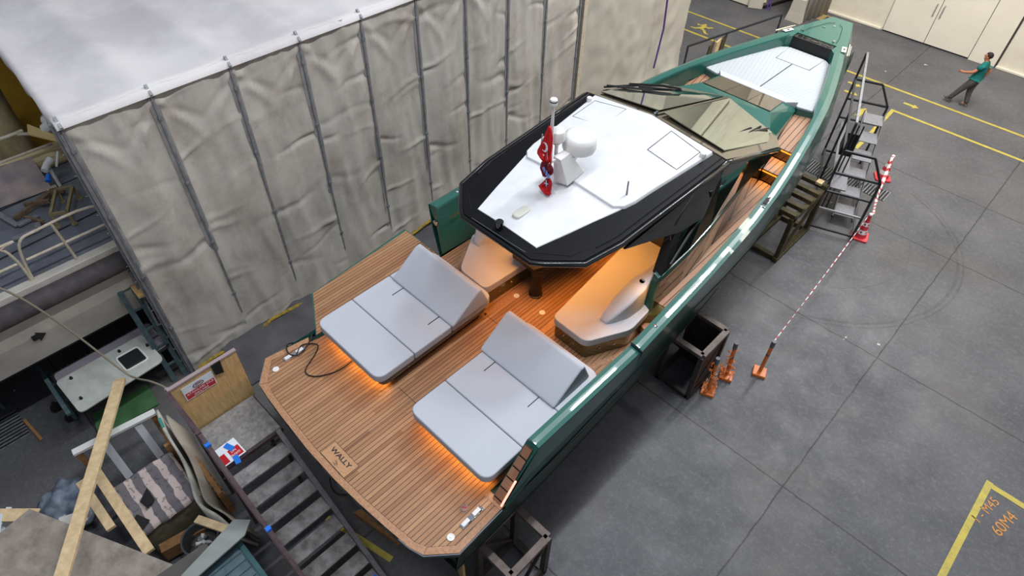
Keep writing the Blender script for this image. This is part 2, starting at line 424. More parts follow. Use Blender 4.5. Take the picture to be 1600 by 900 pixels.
# far wall and sliding door
b = BM(); box(b, -8.75, 14, 26.5, 26.8, 0, 13); wallf = obj('wall_far', b, M_wall, kind='structure')
b = BM(); box(b, -26, -8.75, 29, 29.3, 0, 13); box(b, -8.95, -8.75, 26.5, 29.3, 0, 13); obj('wall_left_back', b, M_wall, kind='structure')
b = BM(); box(b, -8.75, -6.42, 26.4, 26.5, 0, .09); box(b, -2.45, 14, 26.4, 26.5, 0, .09); obj('baseboard_far', b, M_wall, kind='structure', bevel=.02)
dr = thing('door_1', None, None, (-4.4, 26.45, 0)); dr['kind'] = 'structure'
b = BM(); box(b, -6.34, -4.87, 26.42, 26.5, .05, 5.2); obj('door_leaf', b, M_door, dr, bevel=.006)
b = BM(); box(b, -4.85, -3.35, 26.42, 26.5, .05, 5.2); obj('door_leaf', b, M_door, dr, bevel=.006)
b = BM(); box(b, -3.33, -2.5, 26.41, 26.5, .0, 5.2); obj('door_side_panel', b, M_door, dr, bevel=.006)
b = BM(); box(b, -6.36, -2.44, 26.47, 26.505, 0, 5.25); obj('door_gap', b, M_line, dr)
for x in (-4.98, -4.74):
    b = BM(); tube(b, [(x, 26.42, 1.0), (x, 26.36, 1.02), (x, 26.36, 1.38), (x, 26.42, 1.4)], .016, 6); obj('door_handle', b, M_pole, dr)

# ================================================================== TENT beside the boat
TX = -9.65
rnd_ = random.Random(5)
CRE = {}
for i in range(9):
    L = []
    for q in range(13):
        L.append((rnd_.uniform(.2, 5.4), rnd_.uniform(-.45, .45), rnd_.choice((0, 1)), rnd_.uniform(.35, 1.0), rnd_.uniform(-.034, .026), rnd_.uniform(.035, .085)))
    for s_ in (0, 1): L.append((5.45, -2.2 if s_ == 0 else 2.2, s_, .55, .04, .12)); L.append((5.3, -1.1 if s_ == 0 else 1.1, s_, .6, -.03, .08))
    CRE[i] = L
def wrinkle(y, z, k, amp=.07):
    s = (y - 1.3) / 1.24; pi_ = max(0, min(8, int(s - 1e-6))); f = s - pi_
    e = math.sin(math.pi * max(0, min(1, f)))
    a = noise.noise(Vector((y * 1.3 + k, z * .45, k))) * 1.0
    bb = abs(noise.noise(Vector((y * 3.0 + z * .3, z * .5, k + 3)))) * -.8
    d_ = noise.noise(Vector((y * 7, z * 1.1, 11 + k))) * .2
    x = TX + .02 + amp * (e * .4 + (a + bb + d_) * min(1, e * 2.2) * .8)
    for z0, sl, sd, ln_, am, sg in CRE[pi_]:
        u = f if sd == 0 else 1 - f
        zc = z0 + sl * (f - (0 if sd == 0 else 1)) * (1 if abs(sl) < 1 else 1) + .06 * math.sin(f * 5 + z0)
        fade = max(0, 1 - u / ln_) * min(1, u * 9 + .1)
        if fade > 0: x += am * 1.9 * fade * math.exp(-((z - zc) / sg) ** 2)
    return x
M_seamc = mat('seam_cloth', (150, 148, 147), .9, col2=(122, 118, 116), scale=3)
tent = thing('enclosure_tent', 'long grey dirty cloth work tent with white roof standing beside the boat', 'tent', (TX, 1.3, 0))
seams = [1.3 + 1.24 * i for i in range(10)]
for i in range(9):
    y0, y1 = seams[i], seams[i + 1]; b = BM(); ny, nz_ = 22, 160
    g = [[b.verts.new((wrinkle(y0 + (y1 - y0) * j / ny, 5.55 * k / nz_, 1.7, .085) + (0.05 * (1 - k / nz_) ** 3), y0 + (y1 - y0) * j / ny, 5.58 * k / nz_ + .02)) for j in range(ny + 1)] for k in range(nz_ + 1)]
    for k in range(nz_):
        for j in range(ny): b.faces.new((g[k][j], g[k][j + 1], g[k + 1][j + 1], g[k + 1][j]))
    obj('curtain_panel', b, M_cloth, tent, smooth=True)
for i, y in enumerate(seams):
    b = BM(); bar(b, (TX + .035, y, 0), (TX + .035, y, 5.56), .035, .035)
    for z in (1.3, 2.6, 3.9, 5.1): box(b, TX + .02, TX + .065, y - .03, y + .03, z, z + .05)
    obj('pole', b, M_pole, tent)
    b = BM(); box(b, TX + .022, TX + .03, y - .075, y + .06, .02, 5.52); obj('seam_strip', b, M_seamc, tent)
b = BM(); bar(b, (TX - .03, 1.22, 0), (TX - .03, 1.22, 5.56), .05); bar(b, (TX + .03, 1.24, 0), (TX + .03, 1.24, 5.56), .03)
for k in range(14): bar(b, (TX - .03, 1.2, .4 + .36 * k), (TX + .05, 1.16, .46 + .36 * k), .012)
obj('corner_post', b, M_pole, tent)
# flat cloth roof, sagging a little between the seams
b = BM(); nx, ny = 46, 100
def roofz(x, y):
    f = ((y - 1.3) / 1.24) % 1.0
    e = math.sin(math.pi * f)
    t = max(0, min(1, (TX - x) / .5))
    return 5.6 + t * (-.09 * e ** .7 + .04 * noise.noise(Vector((x * .9, y * 1.1, 5))) + .02 * abs(noise.noise(Vector((x * 2.5, y * 2.2, 1)))))
def fy(x): return 1.3 + .085 * (TX - x) * (0.6 + .2 * math.sin((TX - x) * .8))
g = []
for i in range(nx + 1):
    x = TX + .06 - 9.5 * (i / nx); row = []
    for j in range(ny + 1):
        y = 1.24 + 11.3 * j / ny
        yy = y if j > 6 else y + (fy(x) - 1.3) * (1 - j / 6)
        row.append(b.verts.new((x, yy, roofz(x, y))))
    g.append(row)
for i in range(nx):
    for j in range(ny): b.faces.new((g[i][j], g[i][j + 1], g[i + 1][j + 1], g[i + 1][j]))
# hem hanging at the open front and along the eave
lo = [b.verts.new((g[i][0].co.x, g[i][0].co.y + .02 + .02 * math.sin(i * 1.3), 5.6 - .30 - .05 * math.sin(i * .8))) for i in range(nx + 1)]
for i in range(nx): b.faces.new((g[i][0], g[i + 1][0], lo[i + 1], lo[i]))
lo = [b.verts.new((TX + .09, g[0][j].co.y, 5.6 - .10)) for j in range(ny + 1)]
for j in range(ny): b.faces.new((g[0][j + 1], g[0][j], lo[j], lo[j + 1]))
obj('roof_cloth', b, M_roofc, tent, smooth=True)
b = BM()
for y in seams: bar(b, (TX + .1, y, 5.52), (TX - .02, y, 5.64), .04)
bar(b, (TX + .02, 1.24, 5.5), (TX + .02, 12.5, 5.5), .05)
obj('eave_rail', b, M_pole, tent)
# skirt lying on the floor, yellow strap along the hem
b = BM(); ny, nx = 90, 12
M_skirt = mat('dark_skirt_cloth', (84, 82, 84), .9, col2=(64, 62, 66), scale=1.5, bump=.4, bscale=4)
g = []
for i in range(nx + 1):
    g.append([b.verts.new((TX + .04 + 1.1 * i / nx + .1 * noise.noise(Vector((j * .11, i * .2, 0))), 1.9 + 9.5 * j / ny,
             .03 + .22 * (1 - i / nx) ** 2 + .09 * abs(noise.noise(Vector((j * .23, i * .34, 2)))))) for j in range(ny + 1)])
for i in range(nx):
    for j in range(ny): b.faces.new((g[i][j], g[i][j + 1], g[i + 1][j + 1], g[i + 1][j]))
obj('skirt', b, M_skirt, tent, smooth=True)
M_strap = mat('yellow_strap', (168, 140, 40), .8, col2=(110, 94, 44), scale=12)
b = BM(); tube(b, [(TX + .16 + .02 * math.sin(i), 1.35 + i * .42, .16 + .05 * math.sin(i * 1.9) + .012 * i) for i in range(20)], .035, 6); obj('hem_strap', b, M_strap, tent)
# second enclosure
t2 = thing('storage_tent', 'beige cloth enclosure at the far end of the grey tent near the bow', 'tent', (-9.8, 12.8, 0))
b = BM(); ny, nz_ = 60, 60
g = [[b.verts.new((-9.8 + .05 * noise.noise(Vector((j * .12, k * .03, 9))) + .035 * noise.noise(Vector((j * .3, k * .21, 4))) + .25 * max(0, 1 - k / 12) ** 2 * (.5 + noise.noise(Vector((j * .1, 0, 3)))), 12.86 + 5.2 * j / ny, .03 + 5.6 * k / nz_)) for j in range(ny + 1)] for k in range(nz_ + 1)]
for k in range(nz_):
    for j in range(ny): b.faces.new((g[k][j], g[k][j + 1], g[k + 1][j + 1], g[k + 1][j]))
obj('curtain_panel', b, M_cloth2, t2, smooth=True)
b = BM(); box(b, -14, -9.85, 18.0, 18.06, 0, 5.6); obj('end_panel', b, M_cloth2, t2)
b = BM(); box(b, -9.77, -9.68, 12.72, 12.86, 0, 6); obj('pole', b, M_polew, t2)
b = BM(); box(b, -14, -9.8, 12.8, 18.06, 5.6, 5.66); obj('roof_cloth', b, M_roofc, t2)
M_purple = mat('purple_webbing', (84, 52, 130), .8)
b = BM(); loft(b, [[(x - .02, y, z), (x + .02, y + .03, z), (x + .025, y + .025, z), (x - .015, y - .005, z)] for x, y, z in ((-9.55, 16.2, 5.2), (-9.5, 16.15, 3.5), (-9.5, 16.3, 2.2), (-9.52, 16.2, 1.0))])
tag(obj('hanging_strap', b, M_purple, loc=(-9.5, 16.2, 1.0)), 'purple webbing strap hanging down the beige enclosure', 'strap', 'purple webbing straps')
b = BM()
for dx in (0, .1): loft(b, [[(x - .02, y, z), (x + .02, y, z), (x + .02, y + .01, z), (x - .02, y + .01, z)] for x, y, z in ((-9.0 - dx * .2, 21.9, 3.2), (-8.98 + dx, 21.9, 1.25))])
tag(obj('hanging_strap', b, M_purple, loc=(-9, 21.9, 1.25)), 'purple webbing strap looped over the dark steel barrier rail', 'strap', 'purple webbing straps')

# column, drapes and covered things in the far corner
t = thing('column', 'cream wrapped column standing in the far corner behind the bow', 'column', (-9.0, 24.9, 0))
b = BM(); box(b, -9.25, -8.8, 24.75, 25.15, .0, 9); obj('shaft', b, M_wall, t, bevel=.03)
b = BM(); loft(b, [[(-9.25 - k, 24.72 - k, z), (-8.8 + k, 24.72 - k, z), (-8.8 + k, 25.15, z), (-9.25 - k, 25.15, z)] for k, z in ((.08, 0), (.03, .35), (.0, .8))]); obj('wrap', b, M_cloth2, t)
t = thing('drape', 'beige cloth drapes hanging in folds between the column and the cream wall', 'curtain', (-8.9, 26, 0))
for k, (x0, y0, x1, y1) in enumerate(((-8.72, 24.9, -8.45, 26.3), (-8.95, 25.3, -8.75, 26.9), (-9.4, 25.7, -9.0, 27.8))):
    b = BM(); n = 20
    g = [[b.verts.new((x0 + (x1 - x0) * j / n + .05 * math.sin(j * 1.4 + k), y0 + (y1 - y0) * j / n, z)) for j in range(n + 1)] for z in (.02, 2.5, 7)]
    for i in range(2):
        for j in range(n): b.faces.new((g[i][j], g[i][j + 1], g[i + 1][j + 1], g[i + 1][j]))
    obj('cloth_fold', b, M_cloth2, t, smooth=True, solid=.02)
t = thing('covered_crate', 'white sheeted crate on the floor behind the tents at the top edge', 'crate', (-12, 26, 0))
b = BM(); loft(b, [[(-14.5, 24.55, z), (-10.8 - k, 24.6, z), (-10.5 - k, 25.4, z), (-14.5, 26.5, z)] for z, k in ((.03, 0), (.5, .05), (1.3, .1), (2.4, .2))]); obj('sheet', b, M_door, t, bevel=.03)
b = BM(); slab(b, [(-10.8, 24.5, .02), (-10.35, 24.75, .02), (-10.5, 24.9, 2.2), (-10.9, 24.7, 2.2)], (0, .03, 0)); obj('flap', b, M_cloth2, t)
b = BM(); bar(b, (-10.35, 24.9, .06), (-9.9, 26.8, .06), .08); obj('base_rail', b, M_rubber, t)

# steel barrier on the port side of the bow
t = thing('crowd_barrier', 'dark steel barrier standing on the floor left of the bow', 'barrier', (-9.2, 19.5, 0))
A1, A2 = (-9.55, 18.1, 1.05), (-8.62, 22.45, 1.05)
b = BM(); bar(b, A1, A2, .05); obj('top_rail', b, M_dsteel, t)
for q in (A1, A2):
    b = BM(); bar(b, (q[0], q[1], 0), q, .05); obj('post', b, M_dsteel, t)
b = BM(); bar(b, (A1[0], A1[1], .03), (A2[0], A2[1], .03), .05); obj('bottom_rail', b, M_dsteel, t)
t = thing('timber_board', 'brown timber boards leaning upright beside the port bow', 'board', (-9.2, 19.6, 0))
for k, (c_, q) in enumerate(((M_woodd, 0), (M_wood, .2), (M_woodd, .36))):
    b = BM(); slab(b, [(-9.35 + q * .1, 19.0 + q * 2.0, 0), (-9.35 + q * .1, 19.25 + q * 2.0, 0), (-9.3 + q * .1, 19.25 + q * 2.0, .95), (-9.3 + q * .1, 19.0 + q * 2.0, .85)], (.05, 0, 0)); obj('board', b, c_, t)

# ================================================================== THE BOAT  (d across, y along, z up)
XC = -4.77
def W(d, y, z): return (XC + d, y, z)
boat = thing('motor_yacht', 'large dark green motor yacht with teak decks and white hardtop standing on cradles', 'boat', W(0, 9, 0))
GUN = [(2.6, 2.22, 3.3), (3.3, 2.25, 3.3), (5.4, 2.27, 3.35), (7.6, 2.17, 3.45), (9.2, 2.07, 3.6), (10.3, 1.90, 3.7), (11.2, 1.74, 3.8), (12.2, 1.52, 3.86),
       (12.8, 1.37, 3.89), (13.4, 1.18, 3.92), (14, .98, 3.95), (15, .64, 3.99), (15.6, .44, 4.01), (16.15, .24, 4.03)]
KN = [(2.0, 2.13, 2.15), (2.8, 2.14, 2.2), (3.5, 2.13, 2.22), (5.8, 2.05, 2.26), (7.4, 1.98, 2.32), (9.2, 1.95, 2.42), (10.3, 1.86, 2.6), (11.2, 1.78, 2.75), (12.4, 1.57, 2.95),
      (13.5, 1.30, 3.1), (14.5, .98, 3.2), (15.5, .68, 3.28), (16.0, .50, 3.3), (16.45, .26, 3.3)]
CH = [(2.0, 2.04, 1.4), (4, 2.0, 1.4), (5.9, 1.92, 1.42), (8, 1.84, 1.5), (10, 1.66, 1.65), (12, 1.34, 1.85), (13.5, .98, 2.05), (14.8, .6, 2.25), (15.8, .28, 2.4), (16.4, .05, 2.5)]
KE = [(2.0, .8), (10, .82), (13, 1.0), (15, 1.4), (16.3, 2.2)]
# topsides: two strips per side (upper above the knuckle, lower to the chine), bottom below
st = [2.0, 2.4, 2.8, 3.3, 4, 4.7, 5.4, 6.2, 7, 7.8, 8.6, 9.4, 10.2, 11, 11.7, 12.4, 13, 13.6, 14.2, 14.8, 15.3, 15.8, 16.15]
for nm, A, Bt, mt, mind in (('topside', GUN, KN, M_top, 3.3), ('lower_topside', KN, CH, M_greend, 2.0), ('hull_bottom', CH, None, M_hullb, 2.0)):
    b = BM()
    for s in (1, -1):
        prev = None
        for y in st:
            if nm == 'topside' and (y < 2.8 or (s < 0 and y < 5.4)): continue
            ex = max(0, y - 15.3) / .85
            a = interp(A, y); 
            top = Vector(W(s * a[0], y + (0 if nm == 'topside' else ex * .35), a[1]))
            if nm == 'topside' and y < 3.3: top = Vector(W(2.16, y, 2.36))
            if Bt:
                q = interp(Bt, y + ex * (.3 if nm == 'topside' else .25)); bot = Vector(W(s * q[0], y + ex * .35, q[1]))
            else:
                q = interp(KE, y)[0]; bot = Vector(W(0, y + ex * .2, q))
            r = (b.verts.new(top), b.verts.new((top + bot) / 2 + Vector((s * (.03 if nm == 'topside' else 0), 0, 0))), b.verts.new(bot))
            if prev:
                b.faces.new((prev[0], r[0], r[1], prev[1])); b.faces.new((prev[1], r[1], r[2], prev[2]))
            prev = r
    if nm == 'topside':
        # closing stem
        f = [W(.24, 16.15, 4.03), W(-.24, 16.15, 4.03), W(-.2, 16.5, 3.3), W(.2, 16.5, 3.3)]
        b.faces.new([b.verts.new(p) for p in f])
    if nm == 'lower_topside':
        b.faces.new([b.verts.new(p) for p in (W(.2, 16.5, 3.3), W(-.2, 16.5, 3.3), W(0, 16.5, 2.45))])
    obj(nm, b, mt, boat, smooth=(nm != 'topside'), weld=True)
# wedge of topside at the stern below the folding bulwark, both sides, and the transom
for s in (1, -1):
    b = BM(); b.faces.new([b.verts.new(p) for p in (W(s * 2.14, 2.0, 2.16), W(s * 2.14, 3.3, 2.22), W(s * 2.14, 5.4, 2.26), W(s * 2.16, 5.4, 2.3), W(s * 2.16, 2.0, 2.3))]); obj('sheer_strip', b, M_top, boat)
b = BM(); loft(b, [[W(-2.05, 2.0, 2.16), W(2.05, 2.0, 2.16), W(2.0, 2.05, 1.4), W(0, 2.1, .8), W(-2.0, 2.05, 1.4)], [W(-1.9, 2.3, 2.16), W(1.9, 2.3, 2.16), W(1.9, 2.3, 1.4), W(0, 2.3, .9), W(-1.9, 2.3, 1.4)]]); obj('transom', b, M_hullb, boat)
b = BM()
for y0, y1 in zip(st[3:-1], st[4:]):
    pass
for s in (1,):
    pts = [W(s * (interp(KN, y)[0] + .004), y, interp(KN, y)[1]) for y in st[:15]]; tube(b, pts, .008, 5)
    pts = [W(s * (interp(CH, y)[0] + .004), y, interp(CH, y)[1]) for y in st[:15]]; tube(b, pts, .007, 5)
obj('knuckle_line', b, M_rubber, boat)
# bulwark: gunwale cap plus inner wall
def ginner(y): a = interp(GUN, y); return a[0] - .19 - (.05 if y > 12 else 0), a[1] + .028
def capmesh(s, ys):
    b = BM(); rings = []
    for y in ys:
        a = interp(GUN, y); i_ = ginner(y)
        zb = 2.32 if y < 10.5 else (2.9 if y < 11.6 else 3.55)
        fl_ = .08 if y < 5 else (.06 if y < 10 else .02)
        rings.append([W(s * a[0], y, a[1]), W(s * (a[0] - .055), y, a[1] + .016), W(s * (a[0] - .12), y, a[1] + .026), W(s * i_[0], y, i_[1]), W(s * (i_[0] - .012), y, i_[1] - .03), W(s * (i_[0] - fl_), y, zb), W(s * (a[0] - .14), y, max(zb, a[1] - .3)), W(s * (a[0] - .035), y, a[1] - .14)])
    loft(b, rings)
    return b
ysA = [3.3, 4, 4.7, 5.405]; ysB = [5.42, 5.9, 6.5, 7.2, 8, 8.8, 9.6, 10.2, 10.8, 11.4, 12, 12.5, 13, 13.5, 14, 14.4, 14.62]
# starboard folding panel with the slanted teak-lined end
b = BM(); rings = []
for (yb, yt, y) in ((2.8, 3.3, None), (4.0, 4.0, 4), (4.7, 4.7, 4.7), (5.405, 5.405, 5.4)):
    rings.append([W(2.245, yt, 3.3), W(2.19, yt, 3.316), W(2.125, yt, 3.326), W(2.07, yt, 3.328), W(2.05, yt, 3.28), W(1.95, yb, 2.3), W(2.11 if yt < 3.5 else 2.08, yb, 2.3)])
loft(b, rings); obj('folding_bulwark', b, M_green, boat, label='starboard folding bulwark in raised position')
fb = bpy.context.scene.objects['folding_bulwark']
b = BM(); slab(b, [W(1.965, 2.785, 2.315), W(2.11, 2.785, 2.315), W(2.19, 3.255, 3.25), W(2.075, 3.255, 3.25)], (0, -.012, .006)); obj('end_planking', b, M_teakx, fb)
b = BM(); bar(b, W(2.13, 2.77, 2.32), W(2.175, 2.98, 2.78), .022); obj('end_light', b, M_ledw, fb)
obj('bulwark', capmesh(1, ysB), M_green, boat, label='starboard bulwark with gunwale cap')
pb = obj('bulwark', capmesh(-1, ysB), M_green, boat, label='port bulwark with gunwale cap')
b = BM(); lathe(b, [(.0, 0), (.055, 0), (.055, .012), (.03, .02), (0, .02)], M=TR(W(-2.12, 5.41, 3.02), 0, R_(90))); obj('navigation_light', b, M_steel, pb)
text('lettering', 'YACHTS', .085, TR(W(-1.985, 5.78, 3.08), R_(90), R_(85)), M_gold, pb)
for s, y in ((-1, 5.95), (1, 5.9)):
    b = BM(); lathe(b, [(0, 0), (.03, 0), (.03, .02), (.012, .03), (0, .03)], c=W(s * 2.14, y, 3.385), seg=12); obj('deck_fitting', b, M_steel, boat)
b = BM(); tube(b, [W(2.06, 5.412, 3.372), W(2.275, 5.412, 3.352), W(2.16, 5.412, 2.72), W(2.07, 5.412, 2.3)], .008, 5); obj('bulwark_joint', b, M_rubber, boat)
# aft deck
TRS = [(-1.82, 1.57), (-1.55, 1.535), (-1.11, 1.5), (-.4, 1.46), (.26, 1.46), (.74, 1.485), (1.25, 1.53), (1.69, 1.58), (1.88, 1.64)]
deck_pts = TRS + [(2.18, 1.97), (2.15, 2.82), (1.95, 2.84), (1.95, 8.6), (-1.95, 8.6), (-1.99, 5.42), (-2.03, 5.40), (-2.03, 2.73), (-2.09, 2.61), (-2.2, 1.9)]
b = BM(); prism(b, [W(x, y, 0)[:2] for x, y in deck_pts], 2.16, 2.292); obj('deck_base', b, M_greend, boat)
in_pts = [(-1.76, 1.67)] + [(x, y + .095) for x, y in TRS[1:-1]] + [(1.83, 1.73), (2.08, 2.01), (2.05, 2.74), (1.86, 2.8), (1.95, 8.6), (-1.95, 8.6), (-1.99, 5.4), (-1.95, 2.8), (-1.99, 2.56), (-2.10, 1.95)]
b = BM(); prism(b, [W(x, y, 0)[:2] for x, y in in_pts], 2.292, 2.3); obj('aft_deck_planking', b, M_teak, boat)
def strip(b, p, q, w_, z0=2.292, z1=2.302):
    p, q = Vector(p), Vector(q); d = (q - p).normalized(); n = Vector((-d.y, d.x)) * w_
    prism(b, [W(*v, 0)[:2] for v in (p, q, q + n, p + n)], z0, z1)
def border(o_, i_):
    b = BM(); k = len(o_)
    loft(b, [[W(*o_[n], 2.292), W(*i_[n], 2.292), W(*i_[n], 2.303), W(*o_[n], 2.303)] for n in range(k)])
    obj('deck_border', b, M_teakp, boat)
border(TRS[:4], [(-1.77, 1.675)] + [(x, y + .09) for x, y in TRS[1:4]])
border(TRS[3:6], [(x, y + .09) for x, y in TRS[3:6]])
border(TRS[5:], [(x, y + .09) for x, y in TRS[5:8]] + [(1.84, 1.735)])
border([(1.883, 1.643), (2.18, 1.97), (2.15, 2.72)], [(1.843, 1.738), (2.085, 2.01), (2.06, 2.72)])
border([(-2.09, 2.61), (-2.2, 1.9), (-1.825, 1.572)], [(-1.99, 2.56), (-2.10, 1.945), (-1.775, 1.678)])
b = BM(); strip(b, (1.86, 2.725), (2.15, 2.725), .1, 2.292, 2.304); obj('deck_border', b, M_teakp, boat)
for pts in ([(-2.165, 2.35), (-2.205, 1.9), (-1.83, 1.565)], [(1.5, 1.553), (1.69, 1.574), (1.89, 1.633), (2.188, 1.965), (2.162, 2.75)]):
    b = BM(); tube(b, [W(x, y, 2.282) for x, y in pts], .012, 6); obj('stern_rub_strip', b, M_steel, boat)
# logo plate
b = BM(); prism(b, [W(x, y, 0)[:2] for x, y in ((-.22, 1.56), (.33, 1.56), (.33, 1.81), (-.22, 1.81))], 2.3, 2.3045); lp = obj('name_plate', b, mat('teak_plate', (190, 148, 110), .55, col2=(160, 118, 84), scale=16, stretch=(1, 8, 1)), boat)
b = BM()
for x0, y0, x1, y1 in ((-.22, 1.556, .33, 1.562), (-.22, 1.806, .33, 1.812), (-.223, 1.56, -.217, 1.81), (.327, 1.56, .333, 1.81)): box(b, XC + x0, XC + x1, y0, y1, 2.3, 2.3055)
obj('plate_caulking', b, M_text, lp)
text('lettering', 'WALLY', .098, TR(W(.05, 1.71, 2.3052)), M_text, lp, .0012, bold=.002, sxy=1.3)
for dx in (0, .03):
    b = BM(); tube(b, [W(.03 + dx + .055 * math.sin(t_) * (1 if dx == 0 else .8), 1.615 + .02 * math.cos(t_) - dx * .3, 2.3055) for t_ in [x_ * .35 for x_ in range(10)]], .003, 4); obj('wave_emblem', b, M_text, lp)
# folded-down port bulwark platform
fp = [(-2.045, 2.74), (-2.86, 3.22), (-3.0, 5.38), (-2.045, 5.38)]
b = BM(); prism(b, [W(x, y, 0)[:2] for x, y in ((-2.045, 2.72), (-2.88, 3.2), (-3.06, 5.40), (-2.045, 5.40))], 2.14, 2.294); pf = obj('folded_platform', b, M_green, boat, label='port bulwark folded down as a teak platform')
b = BM(); prism(b, [W(x, y, 0)[:2] for x, y in fp], 2.294, 2.302); obj('platform_planking', b, M_teak, pf)
# deck fittings
def rnd(x, y, r=.05, mt=M_plast):
    b = BM(); lathe(b, [(r, 0), (r, .008), (r * .75, .010), (r * .7, .006), (r * .3, .006), (r * .25, .012), (0, .012)], c=W(x, y, 2.303), seg=18); return obj('deck_socket', b, mt, boat)
for x, y in ((-1.9, 1.9), (1.96, 2.03), (-.36, 5.65), (.21, 5.68), (.36, 7.2)): rnd(x, y)
b = BM(); lathe(b, [(0, 0), (.055, 0), (.055, .008), (0, .01)], c=W(1.79, 2.42, 2.3)); hk = obj('hatch_cap', b, mat('pinkish_steel', (150, 120, 110), .3, metal=.6), boat)
b = BM(); bar(b, W(1.76, 2.40, 2.313), W(1.82, 2.44, 2.313), .014, .004); obj('handle_slot', b, M_signr, hk)
for s, x, y, r in ((1, 1.955, 2.40, R_(2)), (-1, -1.95, 2.27, R_(-2))):
    M = TR(W(x, y, 2.303), r)
    b = BM(); box(b, -.04, .04, -.19, .19, 0, .012, M); cl = obj('mooring_cleat', b, M_steel, boat, bevel=.004)
    for k in (-1, 1):
        b = BM(); box(b, -.03, .03, k * .1 - .075, k * .1 + .05, .012, .035, M); obj('cleat_horn', b, M_white, cl, bevel=.008)
        b = BM(); box(b, -.025, .04, k * .1 + .03 - .02, k * .1 + .055, .012, .02, M); obj('cleat_slot', b, M_rubber, cl)
# side decks, steps, foredeck
SI = [(6.9, 1.62, 2.65), (8.2, 1.56, 2.68), (9.3, 1.42, 2.73), (10.2, 1.3, 2.78), (10.95, 1.2, 2.8)]
for s in (1, -1):
    b = BM(); r0 = []
    for y in (6.95, 7.6, 8.2, 8.8, 9.3, 9.8, 10.3, 10.96):
        a = interp(SI, y); r0.append([W(s * (a[0] - .05), y, a[1]), W(s * (ginner(y)[0] + .01), y, a[1]), W(s * (ginner(y)[0] - .02), y, a[1] - .1), W(s * (a[0] - .05), y, a[1] - .1)])
    loft(b, r0); obj('side_deck', b, M_teakw, boat)
    for y0, y1, z0, z1, d0, d1 in ((10.96, 11.42, 2.5, 3.07, 1.15, 1.08), (11.42, 12.36, 2.9, 3.34, 1.05, .9)):
        dz = .02 if z1 < 3.2 else .27
        b = BM(); loft(b, [[W(s * d0, y0 + .02, z0), W(s * 1.72, y0 + .02, z0), W(s * 1.72, y0 + .02, z1 - .03), W(s * d0, y0 + .02, z1 - .03)], [W(s * d1, y1, z0), W(s * ginner(y1)[0], y1, z0), W(s * ginner(y1)[0], y1, z1 - .03 + dz), W(s * d1, y1, z1 - .03 + dz)]])
        stp = obj('deck_step', b, M_bronze, boat)
        b = BM(); loft(b, [[W(s * d0, y0, z1 - .03), W(s * 1.70, y0, z1 - .03), W(s * 1.70, y0, z1), W(s * d0, y0, z1)], [W(s * d1, y1, z1 - .03 + dz), W(s * (ginner(y1)[0] - .01), y1, z1 - .03 + dz), W(s * (ginner(y1)[0] - .01), y1, z1 + dz), W(s * d1, y1, z1 + dz)]])
        obj('tread_planking', b, M_teakw, stp)
        b = BM(); box(b, XC + s * d0 if s > 0 else XC + s * 1.66, XC + s * 1.66 if s > 0 else XC + s * d0, y0 + .0, y0 + .02, z1 - .06, z1 - .035); obj('step_light', b, M_led, stp)
        l = area('step_lamp', W(s * (d0 + 1.6) / 2, y0 - .02, z1 - .06), W(s * (d0 + 1.6) / 2, y0 - .10, z1 - .5), .34, .02, 1.6, (1, .5, .1))
# foredeck cushion
P0 = [(-1.30, 12.36), (-1.32, 12.3)]
fd = [(s_ * (ginner(y)[0] - .0), y) for s_, y in [(1, q) for q in (12.36, 12.8, 13.4, 14.0, 14.45)]]
fpoly = fd[:-1] + [(.70, 14.35), (.45, 14.60), (-.45, 14.60), (-.70, 14.35)] + [(-x, y) for x, y in reversed(fd[:-1])] + [(-.95, 12.3), (-.8, 12.38), (.8, 12.38), (.95, 12.3)]
b = BM(); prism(b, [W(x, y, 0)[:2] for x, y in fpoly], 3.5, 3.72); obj('foredeck_base', b, M_green, boat)
def herring():
    m = teak('foredeck_striped_cushion', (208, 214, 218), (204, 210, 215), 0.085, caulk=(150, 158, 164), cw=0.1)
    return m
for s in (1, -1):
    pts = [(s * .012, 12.40), (s * .82, 12.40), (s * .92, 12.30)] + [(s * (ginner(y)[0] - .01), y) for y in (12.37, 12.8, 13.4, 14.0)] + [(s * .72, 14.3), (s * .46, 14.55), (s * .42, 14.55), (s * .40, 13.86), (s * .012, 13.86)]
    mt = teak('foredeck_cushion_' + ('starboard' if s > 0 else 'port'), (168, 174, 180), (165, 171, 177), 0.085, ang=R_(14) * s, caulk=(150, 158, 166), cw=0.13, grain=0)
    b = BM(); prism(b, [W(x, y, 0)[:2] for x, y in pts], 3.72, 3.765); obj('foredeck_cushion', b, mt, boat, bevel=.01)
b = BM(); prism(b, [W(x, y, 0)[:2] for x, y in ((-.385, 13.875), (.385, 13.875), (.42, 14.56), (-.42, 14.56))], 3.72, 3.768); obj('hatch_cushion', b, mt, boat, bevel=.01)
b = BM(); loft(b, [[W(-.74, 12.10, 3.87), W(.74, 12.10, 3.87), W(.74, 12.10, 3.7), W(-.74, 12.10, 3.7)], [W(-.90, 12.36, 3.83), W(.90, 12.36, 3.83), W(.90, 12.36, 3.7), W(-.90, 12.36, 3.7)]]); obj('headrest_cushion', b, mat('pale_cushion', (178, 184, 190), .9), boat, bevel=.012)
